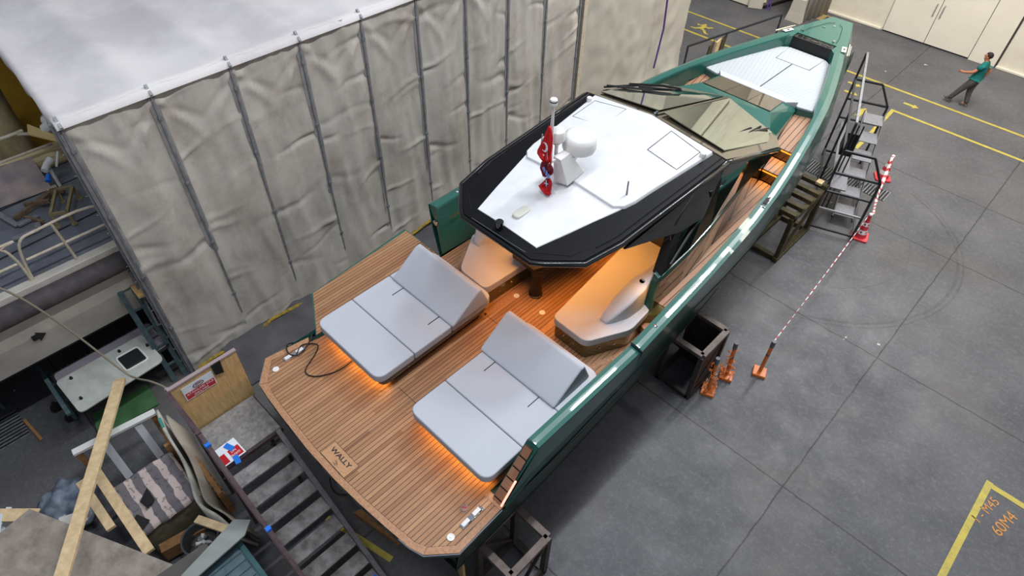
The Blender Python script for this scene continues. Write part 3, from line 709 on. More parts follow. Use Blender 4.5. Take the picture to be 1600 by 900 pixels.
# foredeck front: black console with round recesses, green bow deck
b = BM(); loft(b, [[W(-.46, 14.61, 3.72), W(.46, 14.61, 3.72), W(.46, 14.66, 3.98), W(-.46, 14.66, 3.98)], [W(-.46, 14.86, 3.72), W(.46, 14.86, 3.72), W(.42, 14.86, 3.98), W(-.42, 14.86, 3.98)]]); fc = obj('bow_console', b, M_blackm, boat, bevel=.008)
for x, rx in ((-.34, .05), (-.22, .05), (0, .12), (.22, .05), (.34, .05)):
    b = BM(); lathe(b, [(rx, 0), (rx, .012), (rx * .85, .012), (rx * .85, .003), (0, .003)], c=W(x, 14.76, 3.98), seg=18, sy=(.06 / rx if rx > .06 else 1)); obj('console_recess', b, M_black, fc)
bowp = [(.70, 14.36), (.76, 14.5), (interp(GUN, 15)[0], 15), (interp(GUN, 15.6)[0], 15.6), (.24, 16.15), (-.24, 16.15), (-interp(GUN, 15.6)[0], 15.6), (-interp(GUN, 15)[0], 15), (-.76, 14.5), (-.70, 14.36), (-.46, 14.62), (-.46, 14.86), (.46, 14.86), (.46, 14.62)]
b = BM(); prism(b, [W(x, y, 0)[:2] for x, y in bowp], lambda X, Y: 3.6, lambda X, Y: 3.985 + .03 * (Y - 14.5)); bd = obj('bow_deck', b, M_green, boat)
b = BM()
for s in (1, -1):
    pts = [W(s * .40, 14.95, 4.015), W(s * .36, 15.2, 4.02), W(s * .17, 15.75, 4.035), W(s * .05, 15.85, 4.04)]
    tube(b, pts, .005, 4)
obj('hatch_seam', b, M_rubber, bd)
for x, y in ((.33, 14.98), (.0, 15.7)): 
    b = BM(); lathe(b, [(0, 0), (.03, 0), (.03, .01), (0, .012)], c=W(x, y, 4.02), seg=12); obj('bow_fitting', b, M_steel, bd)
for x, y in ((-.42, 15.0), (-.15, 15.5)):
    b = BM(); box(b, XC + x - .04, XC + x + .04, y - .012, y + .012, 4.01, 4.03); obj('latch', b, M_steel, bd)
for s in (1, -1):
    M = TR(W(s * .66, 14.78, 4.005), s * R_(19))
    b = BM(); box(b, -.05, .05, -.13, .13, 0, .015, M); cl = obj('mooring_cleat', b, M_white, boat, bevel=.004)
    b = BM(); box(b, -.02, .02, -.03, .03, .015, .02, M); obj('cleat_slot', b, M_rubber, cl)
    b = BM(); bar(b, M @ Vector((s * .085, -.3, .01)), M @ Vector((s * .095, .3, .012)), .02); bar(b, M @ Vector((s * .12, -.25, .0)), M @ Vector((s * .13, .25, .0)), .014); obj('fairlead_strip', b, M_polew, boat)
    b = BM(); box(b, -.09, .09, -.03, .03, 0, .02, TR(W(s * 1.96, 9.3, 3.62), 0)); 
    b.free()
    M = TR(W(s * 1.93, 9.35, 3.605), s * R_(9))
    b = BM(); box(b, -.045, .045, -.2, .2, 0, .03, M); cl = obj('mooring_cleat', b, M_steel, boat, bevel=.005)
    b = BM(); box(b, -.03, .03, -.12, .12, .03, .04, M); obj('cleat_slot', b, M_rubber, cl)

# ---- superstructure: cabin sides, coachroof
CS = [(6.8, 1.605, 3.36), (7.0, 1.61, 3.38), (7.6, 1.60, 3.42), (8.3, 1.54, 3.45), (9.3, 1.40, 3.47), (10.2, 1.26, 3.49), (11.0, 1.13, 3.50), (11.6, 1.0, 3.55), (12.2, .93, 3.66)]
b = BM()
for s in (1, -1):
    rings = []
    for y, d, z in CS:
        rings.append([W(s * d, y, 2.3), W(s * d, y, z - .09), W(s * (d - .06), y, z - .09), W(s * (d - .06), y, 2.3)])
    loft(b, rings)
obj('cabin_side', b, M_bronze, boat)
b = BM()
for s in (1, -1):
    rings = []
    for y, d, z in CS:
        rings.append([W(s * (d + .012), y, z - .10), W(s * (d - .0), y, z), W(s * (d - .09), y, z + .02), W(s * (d - .12), y, z - .1)])
    loft(b, rings)
obj('side_coaming', b, mat('coaming_green', (42, 96, 86), .3, coat=.25), boat)
for s in (1, -1):
    b = BM(); slab(b, [W(s * 1.64, 6.56, 2.32), W(s * 1.605, 6.74, 3.37), W(s * 1.49, 6.76, 3.40), W(s * 1.50, 6.62, 2.32)], (0, .12, .0)); obj('coaming_end', b, M_top, boat, bevel=.01)
# coachroof forward of the windscreen
b = BM()
def cq(pts): b.faces.new([b.verts.new(W(*p)) for p in pts])
for s in (1, -1):
    cq([(0, 11.12, 4.0), (s * 1.22, 10.55, 3.93), (s * .78, 11.38, 3.96), (0, 11.38, 3.97)])
    cq([(s * 1.22, 10.55, 3.93), (s * 1.18, 10.2, 3.5), (s * 1.02, 11.5, 3.53), (s * .93, 12.25, 3.68), (s * .78, 11.38, 3.96)])
    cq([(s * .78, 11.38, 3.96), (s * .93, 12.25, 3.68), (s * .86, 12.4, 3.72), (s * .71, 12.10, 3.85)])
cq([(-.71, 12.10, 3.85), (.71, 12.10, 3.85), (.78, 12.4, 3.74), (-.78, 12.4, 3.74)])
cq([(-.78, 11.38, 3.955), (.78, 11.38, 3.955), (.71, 12.10, 3.845), (-.71, 12.10, 3.845)])
obj('coachroof', b, M_green, boat, weld=True, solid=0)
b = BM(); slab(b, [W(-.75, 11.40, 3.965), W(.75, 11.40, 3.965), W(.69, 12.09, 3.857), W(-.69, 12.09, 3.857)], (0, 0, .008)); sk = obj('skylight', b, M_glassb, boat)
for x in (-.25, .25):
    b = BM(); bar(b, W(x, 11.41, 3.976), W(x * .95, 12.08, 3.868), .014, .006); obj('skylight_divider', b, M_black, sk)
# ---- hardtop
def zr(d, y):
    e = 4.45 + (4.645 - 4.45) * max(0, min(1, (y - 4.78) / 3.6))
    cr_ = .03 + .12 * max(0, min(1, (y - 4.78) / 3.6))
    return e + cr_ * max(0, 1 - abs(d) / 1.35)
RS = [(4.78, .64), (4.9, .80), (5.26, 1.18), (5.9, 1.30), (6.8, 1.335), (7.6, 1.37), (8.42, 1.40)]
b = BM(); rings = []
for y, w_ in RS:
    k = 1 if y > 5 else .97
    rings.append([W(-w_, y, zr(w_, y)), W(-w_ * .5, y, zr(w_ * .5, y)), W(0, y, zr(0, y)), W(w_ * .5, y, zr(w_ * .5, y)), W(w_, y, zr(w_, y)), W(w_ + .045, y, zr(w_, y) - .07),
                  W(w_ - .03, y + (.06 if y < 5.3 else 0), zr(w_, y) - .17), W(0, y + (.06 if y < 5.3 else 0), zr(w_, y) - .16), W(-w_ + .03, y + (.06 if y < 5.3 else 0), zr(w_, y) - .17), W(-w_ - .045, y, zr(w_, y) - .07)])
loft(b, rings); ht = obj('hardtop', b, M_carbon, boat, bevel=.012)
b = BM()
tube(b, [W(s_ * (w_ + .035), y, zr(w_, y) - .06) for s_, (y, w_) in [(-1, q) for q in RS[::-1]] + [(1, q) for q in RS]], .045, 8)
obj('hardtop_rim', b, mat('rim_black', (10, 11, 13), .3, coat=.25), ht, smooth=True)
for s in (1, -1):
    b = BM(); tube(b, [W(s * 1.16, 5.55, zr(1.16, 5.55) + .006)] + [W(s * (w_ - .07), y, zr(w_ - .07, y) + .006) for y, w_ in RS[3:]], .011, 5)
    obj('rim_groove', b, M_black, ht)
    b = BM(); tube(b, [W(s * .62, 4.9, zr(.6, 4.9) + .005), W(s * 1.02, 5.2, zr(1.02, 5.2) + .004), W(s * 1.09, 5.45, zr(1.1, 5.4) + .004)], .004, 4); obj('panel_seam', b, M_black, ht)
b = BM(); tube(b, [W(-.5, 4.80, 4.47), W(.3, 4.80, 4.49), W(.62, 4.84, 4.46)], .004, 4); obj('rim_highlight_strip', b, M_steel, ht)
# white panels
def panel(sts, dz, th):
    b = BM(); rings = []
    for y, w_ in sts:
        rings.append([W(-w_, y, zr(w_, y) + dz), W(0, y, zr(0, y) + dz), W(w_, y, zr(w_, y) + dz), W(w_ + .02, y, zr(w_, y) + dz - th), W(0, y, zr(0, y) + dz - th), W(-w_ - .02, y, zr(w_, y) + dz - th)])
    return loft(b, rings)
wp = obj('white_roof_panel', panel([(4.98, .57), (5.5, .71), (6.42, .94), (7.2, 1.0), (8.37, 1.18)], .012, .03), M_white, ht, bevel=.004)
rp = obj('raised_roof_panel', panel([(6.30, .84), (6.42, .955), (6.62, 1.0), (6.9, 1.02), (8.36, 1.175)], .055, .06), M_white, ht, bevel=.012)
for s in (1, -1):
    b = BM()
    q = [(s * .45, 7.64), (s * 1.03, 7.60), (s * 1.05, 8.2), (s * .45, 8.27)]
    for a, c_ in zip(q, q[1:] + q[:1])  : tube(b, [W(a[0], a[1], zr(a[0], a[1]) + .056), W(c_[0], c_[1], zr(c_[0], c_[1]) + .056)], .005, 4)
    obj('roof_hatch_seam', b, M_rubber, rp)
for s in (1, -1):
    b = BM(); lathe(b, [(.05, 0), (.05, .055), (.042, .07), (0, .072)], c=W(s * 1.13, 8.15, zr(1.13, 8.15) + .05), seg=20); obj('camera_dome', b, M_plast, rp, smooth=False, bevel=.004)
    b = BM(); tube(b, [W(s * .84, 6.62, 4.6), W(s * .83, 6.62, 4.88)], [.015, .011], 6); lathe(b, [(.022, 0), (.012, .03), (0, .035)], c=W(s * .84, 6.62, 4.61), seg=10)
    obj('whip_antenna', b, M_pole, rp)
b = BM(); prism(b, [(XC - .03 + x, 5.32 + y) for x, y in rpoly([(-.07, -.15), (.07, -.15), (.07, .15), (-.07, .15)], .07)], 4.50, 4.575); obj('satellite_fin', b, mat('cream_plastic', (206, 204, 192), .4), wp, bevel=.02)
b = BM(); lathe(b, [(.055, 0), (.055, .08), (.062, .085), (.062, .14), (.05, .15), (0, .15)], c=W(-.05, 4.90, 4.48), seg=20); obj('roof_knob', b, M_black, ht)
# mast with radar
mast = obj('radar_mast', loft(BM(), [[W(-.10, 6.08, 4.66), W(.12, 6.14, 4.66), W(.10, 6.56, 4.68), W(-.04, 6.6, 4.68)], [W(-.07, 5.98, 5.17), W(.07, 5.98, 5.17), W(.06, 6.2, 5.17), W(-.06, 6.2, 5.17)]]), M_plast, boat, bevel=.012)
b = BM(); loft(b, [[W(-.07, 6.05, 4.95), W(.07, 6.05, 4.95), W(.07, 6.25, 4.9), W(-.07, 6.25, 4.9)], [W(-.06, 6.45, 5.1), W(.06, 6.45, 5.1), W(.06, 6.5, 5.13), W(-.06, 6.5, 5.13)]]); box(b, XC - .08, XC + .08, 6.2, 6.5, 5.11, 5.13); obj('radar_bracket', b, M_plast, mast)
b = BM(); lathe(b, [(.0, 0), (.20, .0), (.238, .02), (.25, .06), (.245, .17), (.225, .235), (.18, .265), (.1, .28), (0, .285)], c=W(.02, 6.45, 5.10), seg=32); obj('radar_dome', b, M_plast, mast, smooth=True)
b = BM(); lathe(b, [(.237, .0), (.24, .006), (.237, .014)], c=W(.02, 6.45, 5.12), seg=32); obj('dome_seam', b, M_seam, mast)
b = BM(); lathe(b, [(0, 0), (.085, 0), (.115, .035), (.115, .12), (.10, .17), (.06, .20), (0, .21)], c=W(-.10, 6.08, 5.36), seg=24); box(b, XC - .17, XC - .03, 6.0, 6.16, 5.335, 5.36); bar(b, W(-.1, 6.08, 5.12), W(-.1, 6.08, 5.34), .04); obj('gps_dome', b, M_plast, mast, bevel=.004)
b = BM(); tube(b, [W(-.03, 5.9, 5.1), W(-.04, 5.87, 6.02)], .018, 8); bar(b, W(-.02, 5.9, 5.14), W(-.02, 6.02, 5.12), .03); obj('antenna_pole', b, M_plast, mast)
b = BM(); lathe(b, [(0, 0), (.04, .0), (.052, .02), (.052, .085), (.045, .1), (0, .105)], c=W(-.04, 5.87, 6.02), seg=20); obj('anchor_light', b, M_plast, mast)
b = BM(); lathe(b, [(.053, .06), (.054, .062), (.054, .072), (.053, .074)], c=W(-.04, 5.87, 6.02), seg=20); obj('light_lens', b, M_rubber, mast)
b = BM()
for x in (-.05, 0, .05):
    for z in (4.8, 4.88): lathe(b, [(0, 0), (.006, 0), (.006, .004)], M=TR(W(x + .09, 6.3, z), 0, 0, R_(90)), seg=6)
obj('bolts', b, M_steel, mast)
# flags
M_fred = mat('flag_red', (206, 24, 34), .8); M_fwhite = mat('flag_white', (232, 228, 232), .8); M_fblue = mat('flag_blue', (34, 40, 110), .8); M_flb = mat('flag_light_blue', (120, 150, 214), .8); M_fmar = mat('flag_maroon', (122, 26, 48), .8)
def flag(name, label, cat, zt, zb, prof, mt, y=5.83, dx=-.03):
    t = thing(name, label, cat, W(dx, y, zb), 0, 'small flags hung on the mast halyard')
    b = BM(); n, k = 14, 9; rows = []
    for i in range(n + 1):
        z = zt + (zb - zt) * i / n; L, Rr = prof(i / n)
        L, Rr = L * 1.3, Rr * 1.3
        rows.append([b.verts.new(W(dx + L + (Rr - L) * j / k, y + .035 * math.sin(j * 1.5 + i * .35) * (.3 + i / n) - .02, z)) for j in range(k + 1)])
    for i in range(n):
        for j in range(k): b.faces.new((rows[i][j], rows[i][j + 1], rows[i + 1][j + 1], rows[i + 1][j]))
    obj('flag_cloth', b, mt, t, smooth=True, solid=.003)
    return t
def lerpp(tab):
    return lambda t_: interp(tab, t_)
f1 = flag('flag', 'red flag with white crescent and star at the top of the mast halyard', 'flag', 5.74, 5.17, lerpp([(0, -.015, .015), (.3, -.07, .05), (.8, -.13, .07), (.88, -.12, .09), (1, -.02, .06)]), M_fred)
b = BM()
for k in range(12):
    pass
pts_o = [(.055 * math.cos(a), .075 * math.sin(a)) for a in [R_(-115 + 230 / 12 * i) for i in range(13)]]
pts_i = [(.045 * math.cos(a) - .022, .06 * math.sin(a)) for a in [R_(-118 + 236 / 12 * i) for i in range(13)]]
loop = pts_o + pts_i[::-1]
loft(b, [[W(-.045 + x, 5.76 + q, 5.43 + z) for x, z in loop] for q in (-.004, 0)], cap=False)
for i in range(12):
    a, c_, d_, e = pts_o[i], pts_o[i + 1], pts_i[i + 1], pts_i[i]
    b.faces.new([b.verts.new(W(-.045 + x, 5.756, 5.43 + z)) for x, z in (a, c_, d_, e)])
obj('crescent', b, M_fwhite, f1)
b = BM(); st5 = []
for i in range(10):
    r_ = .018 if i % 2 == 0 else .008; a = math.pi * i / 5; st5.append(W(-.055 + r_ * math.cos(a), 5.757, 5.30 + r_ * math.sin(a)))
slab(b, st5, (0, -.003, 0)); obj('star', b, M_fwhite, f1)
f2 = flag('flag', 'small maroon and light blue striped flag in the middle of the mast halyard', 'flag', 5.17, 4.93, lerpp([(0, -.02, .05), (.25, -.09, .085), (.55, -.10, .10), (1, -.01, .03)]), M_fmar)
b = BM()
for k in range(3): slab(b, [W(-.08 + .05 * k, 5.775, 5.07 - .035 * k), W(-.045 + .05 * k, 5.775, 5.10 - .035 * k), W(-.0 + .04 * k, 5.775, 5.03 - .03 * k), W(-.03 + .03 * k, 5.775, 5.0 - .03 * k)], (0, -.004, 0))
obj('stripes', b, M_flb, f2)
f3 = flag('flag', 'red ensign with a small union canton at the bottom of the mast halyard', 'flag', 4.93, 4.63, lerpp([(0, -.01, .01), (.3, -.05, .05), (.8, -.12, .07), (1, .0, .05)]), M_fred, y=5.85, dx=.0)
b = BM(); slab(b, [W(.0, 5.79, 4.90), W(.045, 5.79, 4.83), W(.03, 5.79, 4.78), W(-.035, 5.79, 4.81)], (0, -.004, 0)); cn = obj('canton', b, M_fblue, f3)
b = BM(); bar(b, W(.0, 5.784, 4.89), W(.01, 5.784, 4.79), .01, .004, up=(0, 1, 0)); bar(b, W(-.03, 5.784, 4.82), W(.04, 5.784, 4.84), .01, .004, up=(0, 1, 0)); obj('canton_cross', b, M_fwhite, cn)
b = BM(); tube(b, [W(-.04, 5.86, 5.98), W(-.03, 5.80, 5.3), W(.02, 5.84, 4.8), W(.06, 5.95, 4.6)], .005, 5); obj('halyard', b, M_fwhite, mast)
M_glassd = mat('dark_window_glass', (22, 24, 24), .04, coat=1.0, spec=.8, metal=.2)
# windscreen and side glazing
b = BM()
for s in (1, -1):
    b.faces.new([b.verts.new(W(*p)) for p in ((0, 8.42, 4.80), (s * 1.40, 8.42, 4.65), (s * 1.50, 10.35, 3.98), (s * 1.26, 10.72, 3.95), (0, 11.14, 4.03))])
obj('windscreen_surround', b, M_glassb, boat, solid=.02)
for s, nm in ((1, 'starboard'), (-1, 'port')):
    b = BM(); slab(b, [W(s * .05, 8.64, 4.775), W(s * 1.24, 8.62, 4.635), W(s * 1.33, 10.15, 4.12), W(s * 1.18, 10.62, 4.04), W(s * .06, 11.02, 4.085)], (0, .003, .018)); obj('windscreen_pane', b, M_glass, boat, label=nm + ' windscreen pane')
b = BM(); bar(b, W(0, 8.5, 4.80), W(0, 11.1, 4.07), .05, .03); obj('windscreen_ridge', b, M_glassb, boat, bevel=.01)
b = BM(); box(b, XC - .02, XC + .02, 8.44, 8.52, 4.83, 4.85); obj('ridge_clip', b, M_steel, boat)
for s, nm in ((1, 'starboard'), (-1, 'port')):
    b = BM(); bot = [(7.0, 1.58, 3.40), (7.6, 1.58, 3.43), (8.3, 1.52, 3.46), (9.3, 1.38, 3.48), (10.3, 1.24, 3.50), (10.7, 1.2, 3.52)]
    top = [(7.1, 1.42, 4.15), (7.6, 1.36, 4.46), (8.42, 1.40, 4.60), (9.3, 1.43, 4.32), (10.3, 1.50, 4.0), (10.72, 1.26, 3.95)]
    vb = [b.verts.new(W(s * d, y, z)) for y, d, z in bot]; vt = [b.verts.new(W(s * d, y, z)) for y, d, z in top]
    for i in range(5): b.faces.new((vb[i], vb[i + 1], vt[i + 1], vt[i]))
    sw = obj('side_window', b, M_glassd, boat, label=nm + ' tinted side window', solid=.015)
    b = BM(); slab(b, [W(s * 1.60, 6.80, 3.36), W(s * 1.50, 7.14, 4.03), W(s * 1.50, 7.34, 4.0), W(s * 1.60, 7.06, 3.40)], (-.16 * s, 0, 0)); obj('aft_pillar', b, M_blackm, sw, bevel=.01)
    b = BM(); tube(b, [W(s * (d + .012), y, z) for y, d, z in top[:5]], .045, 8); obj('upper_frame', b, M_black, sw, smooth=True)
    b = BM(); tube(b, [W(s * 1.61, 7.0, 3.5), W(s * 1.5, 7.9, 3.95), W(s * 1.42, 8.35, 4.5)], .025, 6); tube(b, [W(s * 1.45, 6.9, 3.95), W(s * 1.5, 8.0, 4.02)], .012, 6); obj('window_mullion', b, M_blackm, sw)
    b = BM(); slab(b, [W(s * 1.37, 5.95, 4.35), W(s * 1.43, 8.35, 4.52), W(s * 1.56, 7.85, 3.92), W(s * 1.52, 7.22, 3.98)], (-.04 * s, 0, 0)); obj('quarter_panel', b, M_glassd, sw)
# blue-grey cabin interior glimpsed: dashboard deck behind glass
# wipers
def wiper(pts, blade, nm):
    t = obj('windscreen_wiper', tube(BM(), [W(*p) for p in pts], .025, 6), M_black, boat, label=nm)
    for bl in blade:
        b = BM(); tube(b, [W(*p) for p in bl], .021, 5); obj('wiper_blade', b, M_rubber, t)
wiper([(-.62, 10.3, 4.30), (-.85, 10.05, 4.37), (-1.25, 9.5, 4.45)], [[(-1.52, 9.1, 4.44), (-1.2, 9.75, 4.36), (-.75, 10.25, 4.32)], [(-1.5, 9.15, 4.46), (-1.05, 9.55, 4.42), (-.66, 10.15, 4.32)]], 'port windscreen wiper')
wiper([(-.6, 10.3, 4.28), (-.8, 9.9, 4.38), (-1.1, 9.6, 4.42)], [[(-.95, 9.5, 4.45), (-.6, 9.95, 4.34)]], 'second arm of port windscreen wiper')
wiper([(1.10, 10.62, 4.10), (1.02, 10.1, 4.22), (1.0, 9.5, 4.38)], [[(1.02, 9.2, 4.44), (1.04, 9.8, 4.30), (1.0, 10.5, 4.14)], [(.96, 9.35, 4.44), (.95, 10.2, 4.22)]], 'starboard windscreen wiper')
b = BM(); box(b, XC + .78, XC + .95, 9.0, 9.15, 4.55, 4.56); 
b.free()
# cabin bulkhead and warm under-roof lamps
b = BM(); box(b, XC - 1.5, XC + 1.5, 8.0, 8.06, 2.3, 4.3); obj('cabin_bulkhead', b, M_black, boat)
area('roof_lamp', W(.1, 6.9, 4.25), W(.15, 6.5, 2.3), 1.6, 1.7, 54, (1, .38, .07), 140)
area('roof_lamp', W(0, 5.75, 4.22), W(0, 5.6, 2.3), 1.3, .8, 20, (1, .38, .06), 120)
for s in (1, -1):
    area('deck_lamp', W(s * 1.75, 6.6, 3.2), W(s * 1.2, 6.2, 2.3), .1, .9, 2.0, (1, .45, .08))
b = BM(); box(b, XC - .9, XC + .9, 5.6, 7.6, 4.30, 4.315); obj('headliner', b, mat('dark_headliner', (40, 34, 30), .4), boat)
# table under the hardtop
t = thing('cockpit_table', 'black pedestal table under the aft edge of the white hardtop', 'table', W(-.14, 5.98, 2.3))
b = BM(); lathe(b, [(.12, 0), (.12, .02), (.10, .03), (.10, .52), (.11, .56), (.11, .63), (0, .63)], c=W(-.16, 5.92, 2.3), seg=24); obj('pedestal', b, M_blackm, t)
b = BM(); prism(b, [W(x, y, 0)[:2] for x, y in ((-.13, 5.78), (.03, 6.12), (.30, 7.2), (-.62, 7.2), (-.72, 5.95), (-.62, 5.80))], 2.93, 3.01); tp = obj('table_top', b, M_blackm, t, bevel=.006)
b = BM(); prism(b, [W(x, y, 0)[:2] for x, y in ((-.15, 5.92), (-.03, 6.16), (.2, 7.1), (-.52, 7.1), (-.60, 5.98))], 3.01, 3.014); obj('table_inlay', b, M_teakp, tp)

# ---- sunbeds
def sunbed(s, label):
    t = thing('sunbed', label, 'sunbed', W(s * 1.12, 3.9, 2.3), 0, 'grey sunbeds on the aft deck')
    X = lambda d, y: (XC + s * d, y)
    def pr_(pts, r, z0, z1, nm, mt, bev, par=t):
        b = BM(); q = rpoly([X(d, y) for d, y in pts], r); prism(b, q, z0, z1); return obj(nm, b, mt, par, bevel=bev, seg=3)
    pr_([(.46, 3.02), (1.72, 3.02), (1.72, 4.9), (.46, 4.9)], .08, 2.302, 2.48, 'plinth', M_blackm, 0)
    base = pr_([(.38, 2.80), (1.84, 2.80), (1.86, 4.85), (1.6, 5.03), (.40, 5.03)], .12, 2.44, 2.60, 'base', mat('olive_black_gloss', (30, 30, 24), .15, coat=1), .02)
    for yy in (3.3, 4.5):
        b = BM(); lathe(b, [(0, 0), (.014, 0), (.014, .006), (0, .006)], M=TR((XC + s * .385, yy, 2.50), 0, 0, -s * R_(90)), seg=10); obj('press_stud', b, M_steel, base)
    pr_([(.34, 2.72), (1.90, 2.72), (1.90, 3.405), (.34, 3.405)], [.17, .17, .03, .03], 2.60, 2.75, 'foot_cushion', M_cush, .035)
    pr_([(.34, 3.415), (1.90, 3.415), (1.90, 4.165), (.34, 4.165)], .03, 2.60, 2.75, 'middle_cushion', M_cush, .03)
    pr_([(.34, 4.175), (1.90, 4.175), (1.90, 5.08), (.34, 5.08)], [.03, .03, .2, .2], 2.60, 2.75, 'head_cushion', M_cush, .035)
    # wedge backrest
    b = BM(); d0, d1 = .30, 1.79
    prof = [(4.14, 2.752), (4.17, 2.80), (4.69, 3.16), (4.78, 3.16), (4.95, 2.752)]
    rings = []
    for d, k in ((d0, .0), (d1, .0)): rings.append([(XC + s * d, y, z) for y, z in prof])
    loft(b, rings); obj('backrest_cushion', b, M_cush, t, bevel=.03, seg=3)
    for d in (.62, 1.5):
        b = BM(); box(b, min(XC + s * d, XC + s * (d + .012)), max(XC + s * d, XC + s * (d + .012)), 3.92, 4.165, 2.748, 2.756); obj('strap', b, M_rubber, t)
    b = BM(); box(b, XC + s * 1.1 - .62, XC + s * 1.1 + .62, 3.0, 3.02, 2.40, 2.425); obj('led_strip', b, M_led, t)
    l = area('sunbed_lamp', (XC + s * 1.12, 2.93, 2.435), (XC + s * 1.12, 2.55, 2.2), 1.35, .03, 9.0, (1, .45, .08))
sunbed(-1, 'left grey cushioned sunbed on the teak aft deck, nearer the folded-down platform')
sunbed(1, 'right grey cushioned sunbed on the teak aft deck, against the raised green bulwark')
# ---- sofas
def sofa(label, s, pts, y0):
    t = thing('cockpit_sofa', label, 'sofa', W(s * 1.1, 6.5, 2.3), 0, 'cockpit sofas')
    q = rpoly([(XC + d, y) for d, y in pts], [.12, .12, .12, .05] + [.02] * (len(pts) - 4))
    b = BM(); prism(b, q, 2.60, 2.75); obj('seat_cushion', b, M_cush, t, bevel=.035, seg=3)
    cx = sum(p[0] for p in pts) / len(pts); cy = sum(p[1] for p in pts) / len(pts)
    ins = [(XC + cx + (d - cx) * .95, cy + (y - cy) * .975) for d, y in pts]
    b = BM(); prism(b, rpoly(ins, .06), 2.302, 2.60); bs = obj('base', b, M_olive, t, bevel=.01)
    for i in (0, 1):
        a, c_ = Vector(ins[i]), Vector(ins[i + 1]); n = 2
        for k in range(1, 3):
            p = a.lerp(c_, k / 3); d_ = (c_ - a).normalized(); nn = Vector((d_.y, -d_.x))
            p = p + nn * .008
            b = BM(); lathe(b, [(0, -.006), (.013, -.006), (.013, .006), (0, .006)], M=Matrix.Translation((p.x, p.y, 2.47)) @ Matrix.Rotation(math.atan2(nn.y, nn.x), 4, 'Z') @ Matrix.Rotation(R_(90), 4, 'Y'), seg=10); obj('press_stud', b, M_steel, bs)
    return t
ss = sofa('long grey cockpit sofa on the starboard side with cup holder in its armrest', 1, [(.63, 5.42), (1.33, 5.40), (1.68, 6.1), (1.64, 6.62), (1.50, 6.85), (1.50, 8.0), (.40, 8.0), (.41, 7.5)], 5.4)
b = BM(); rings = []
for y, a, c_, z in ((5.90, 1.19, 1.33, 2.80), (6.0, 1.17, 1.40, 2.90), (6.25, 1.16, 1.50, 3.10), (6.55, 1.17, 1.53, 3.24), (6.85, 1.20, 1.46, 3.28), (7.2, 1.2, 1.42, 3.28), (8.0, 1.15, 1.4, 3.25)):
    rings.append([(XC + a - .0, y, 2.74), (XC + c_, y, 2.74), (XC + c_ - .0, y, z - .02), (XC + c_ - .04, y, z), (XC + a + .10 * (z - 2.75) / .5, y, z), (XC + a + .06 * (z - 2.75) / .5, y, z - .03)])
loft(b, rings); obj('backrest', b, M_cush, ss, bevel=.025, seg=3)
b = BM(); lathe(b, [(.043, 0), (.043, .006), (.036, .006), (.034, -.0), (0, -.0)], c=(XC + 1.40, 6.62, 3.252), seg=20); obj('cup_holder', b, M_black, ss)
sp = sofa('short grey cockpit sofa on the port side partly under the hardtop', -1, [(-1.19, 5.11), (-.55, 5.09), (-.50, 6.0), (-.42, 7.9), (-1.6, 7.9), (-1.66, 5.85)], 5.1)
b = BM(); rings = []
for y, a, c_, z in ((5.72, 1.36, 1.50, 2.80), (5.9, 1.3, 1.6, 3.0), (6.4, 1.25, 1.62, 3.22), (7.9, 1.22, 1.6, 3.26)):
    rings.append([(XC - a, y, 2.74), (XC - c_, y, 2.74), (XC - c_, y, z - .02), (XC - c_ + .04, y, z), (XC - a - .06, y, z), (XC - a, y, z - .03)])
loft(b, rings); obj('backrest', b, M_cush, sp, bevel=.025, seg=3)
# covering boards round the sofa bases
b = BM()
for P4 in ([(1.42, 5.22), (.52, 5.24), (.50, 5.34), (.34, 7.5)], [(1.45, 5.22), (1.86, 6.4)], [(-1.30, 4.97), (-.42, 4.96), (-.38, 6.9)], [(-1.34, 4.98), (-1.8, 5.8)]):
    for p, q in zip(P4, P4[1:]): bar(b, W(p[0], p[1], 2.3), W(q[0], q[1], 2.3), .085, .006)
obj('covering_board', b, M_teakp, boat)
b = BM()
for p, q in (((0, 1.76), (0, 7.9)), ((-1.95, 4.95), (1.95, 5.0)), ((-.30, 3.02), (.32, 3.02))): bar(b, W(p[0], p[1], 2.3), W(q[0], q[1], 2.3), .007, .003)
obj('deck_hatch_seam', b, M_rubber, boat)
b = BM(); loft(b, [[W(1.62, 6.55, 2.3), W(1.93, 6.85, 2.3), W(1.93, 6.97, 2.3), W(1.6, 6.97, 2.3)], [W(1.62, 6.6, 2.64), W(1.93, 6.9, 2.64), W(1.93, 6.97, 2.64), W(1.6, 6.97, 2.64)]]); obj('side_deck_step', b, M_olive, boat)
b = BM(); prism(b, [W(x, y, 0)[:2] for x, y in ((1.62, 6.5), (1.94, 6.4), (1.94, 6.86), (1.62, 6.9))], 2.3, 2.47); obj('side_deck_step', b, M_teakp, boat, bevel=.01)
# black cable on deck
t = tag(obj('power_cable', tube(BM(), catmull([W(-1.9, 2.28, 2.34), W(-2.0, 2.45, 2.33), W(-1.85, 2.62, 2.32), W(-1.72, 2.5, 2.315), W(-1.55, 2.2, 2.315), W(-1.35, 2.25, 2.315), W(-1.2, 2.55, 2.315), W(-1.2, 2.9, 2.32)], 8), .011, 6), M_rubber, loc=W(-1.6, 2.4, 2.3)), 'black cable looped on the teak deck between a cleat and the left sunbed', 'cable')
t = tag(obj('power_cable', tube(BM(), catmull([W(-2.2, 2.75, 2.0), W(-2.1, 2.7, 2.31), W(-1.95, 2.55, 2.36), W(-1.85, 2.3, 2.36), W(-2.0, 2.2, 2.33), W(-2.2, 2.3, 2.3), W(-2.35, 2.6, 1.9), W(-2.6, 2.6, 1.2)], 8), .011, 6), M_rubber, loc=W(-2, 2.4, 2.3)), 'black cable looping over the port edge of the aft deck at the mooring cleat', 'cable')
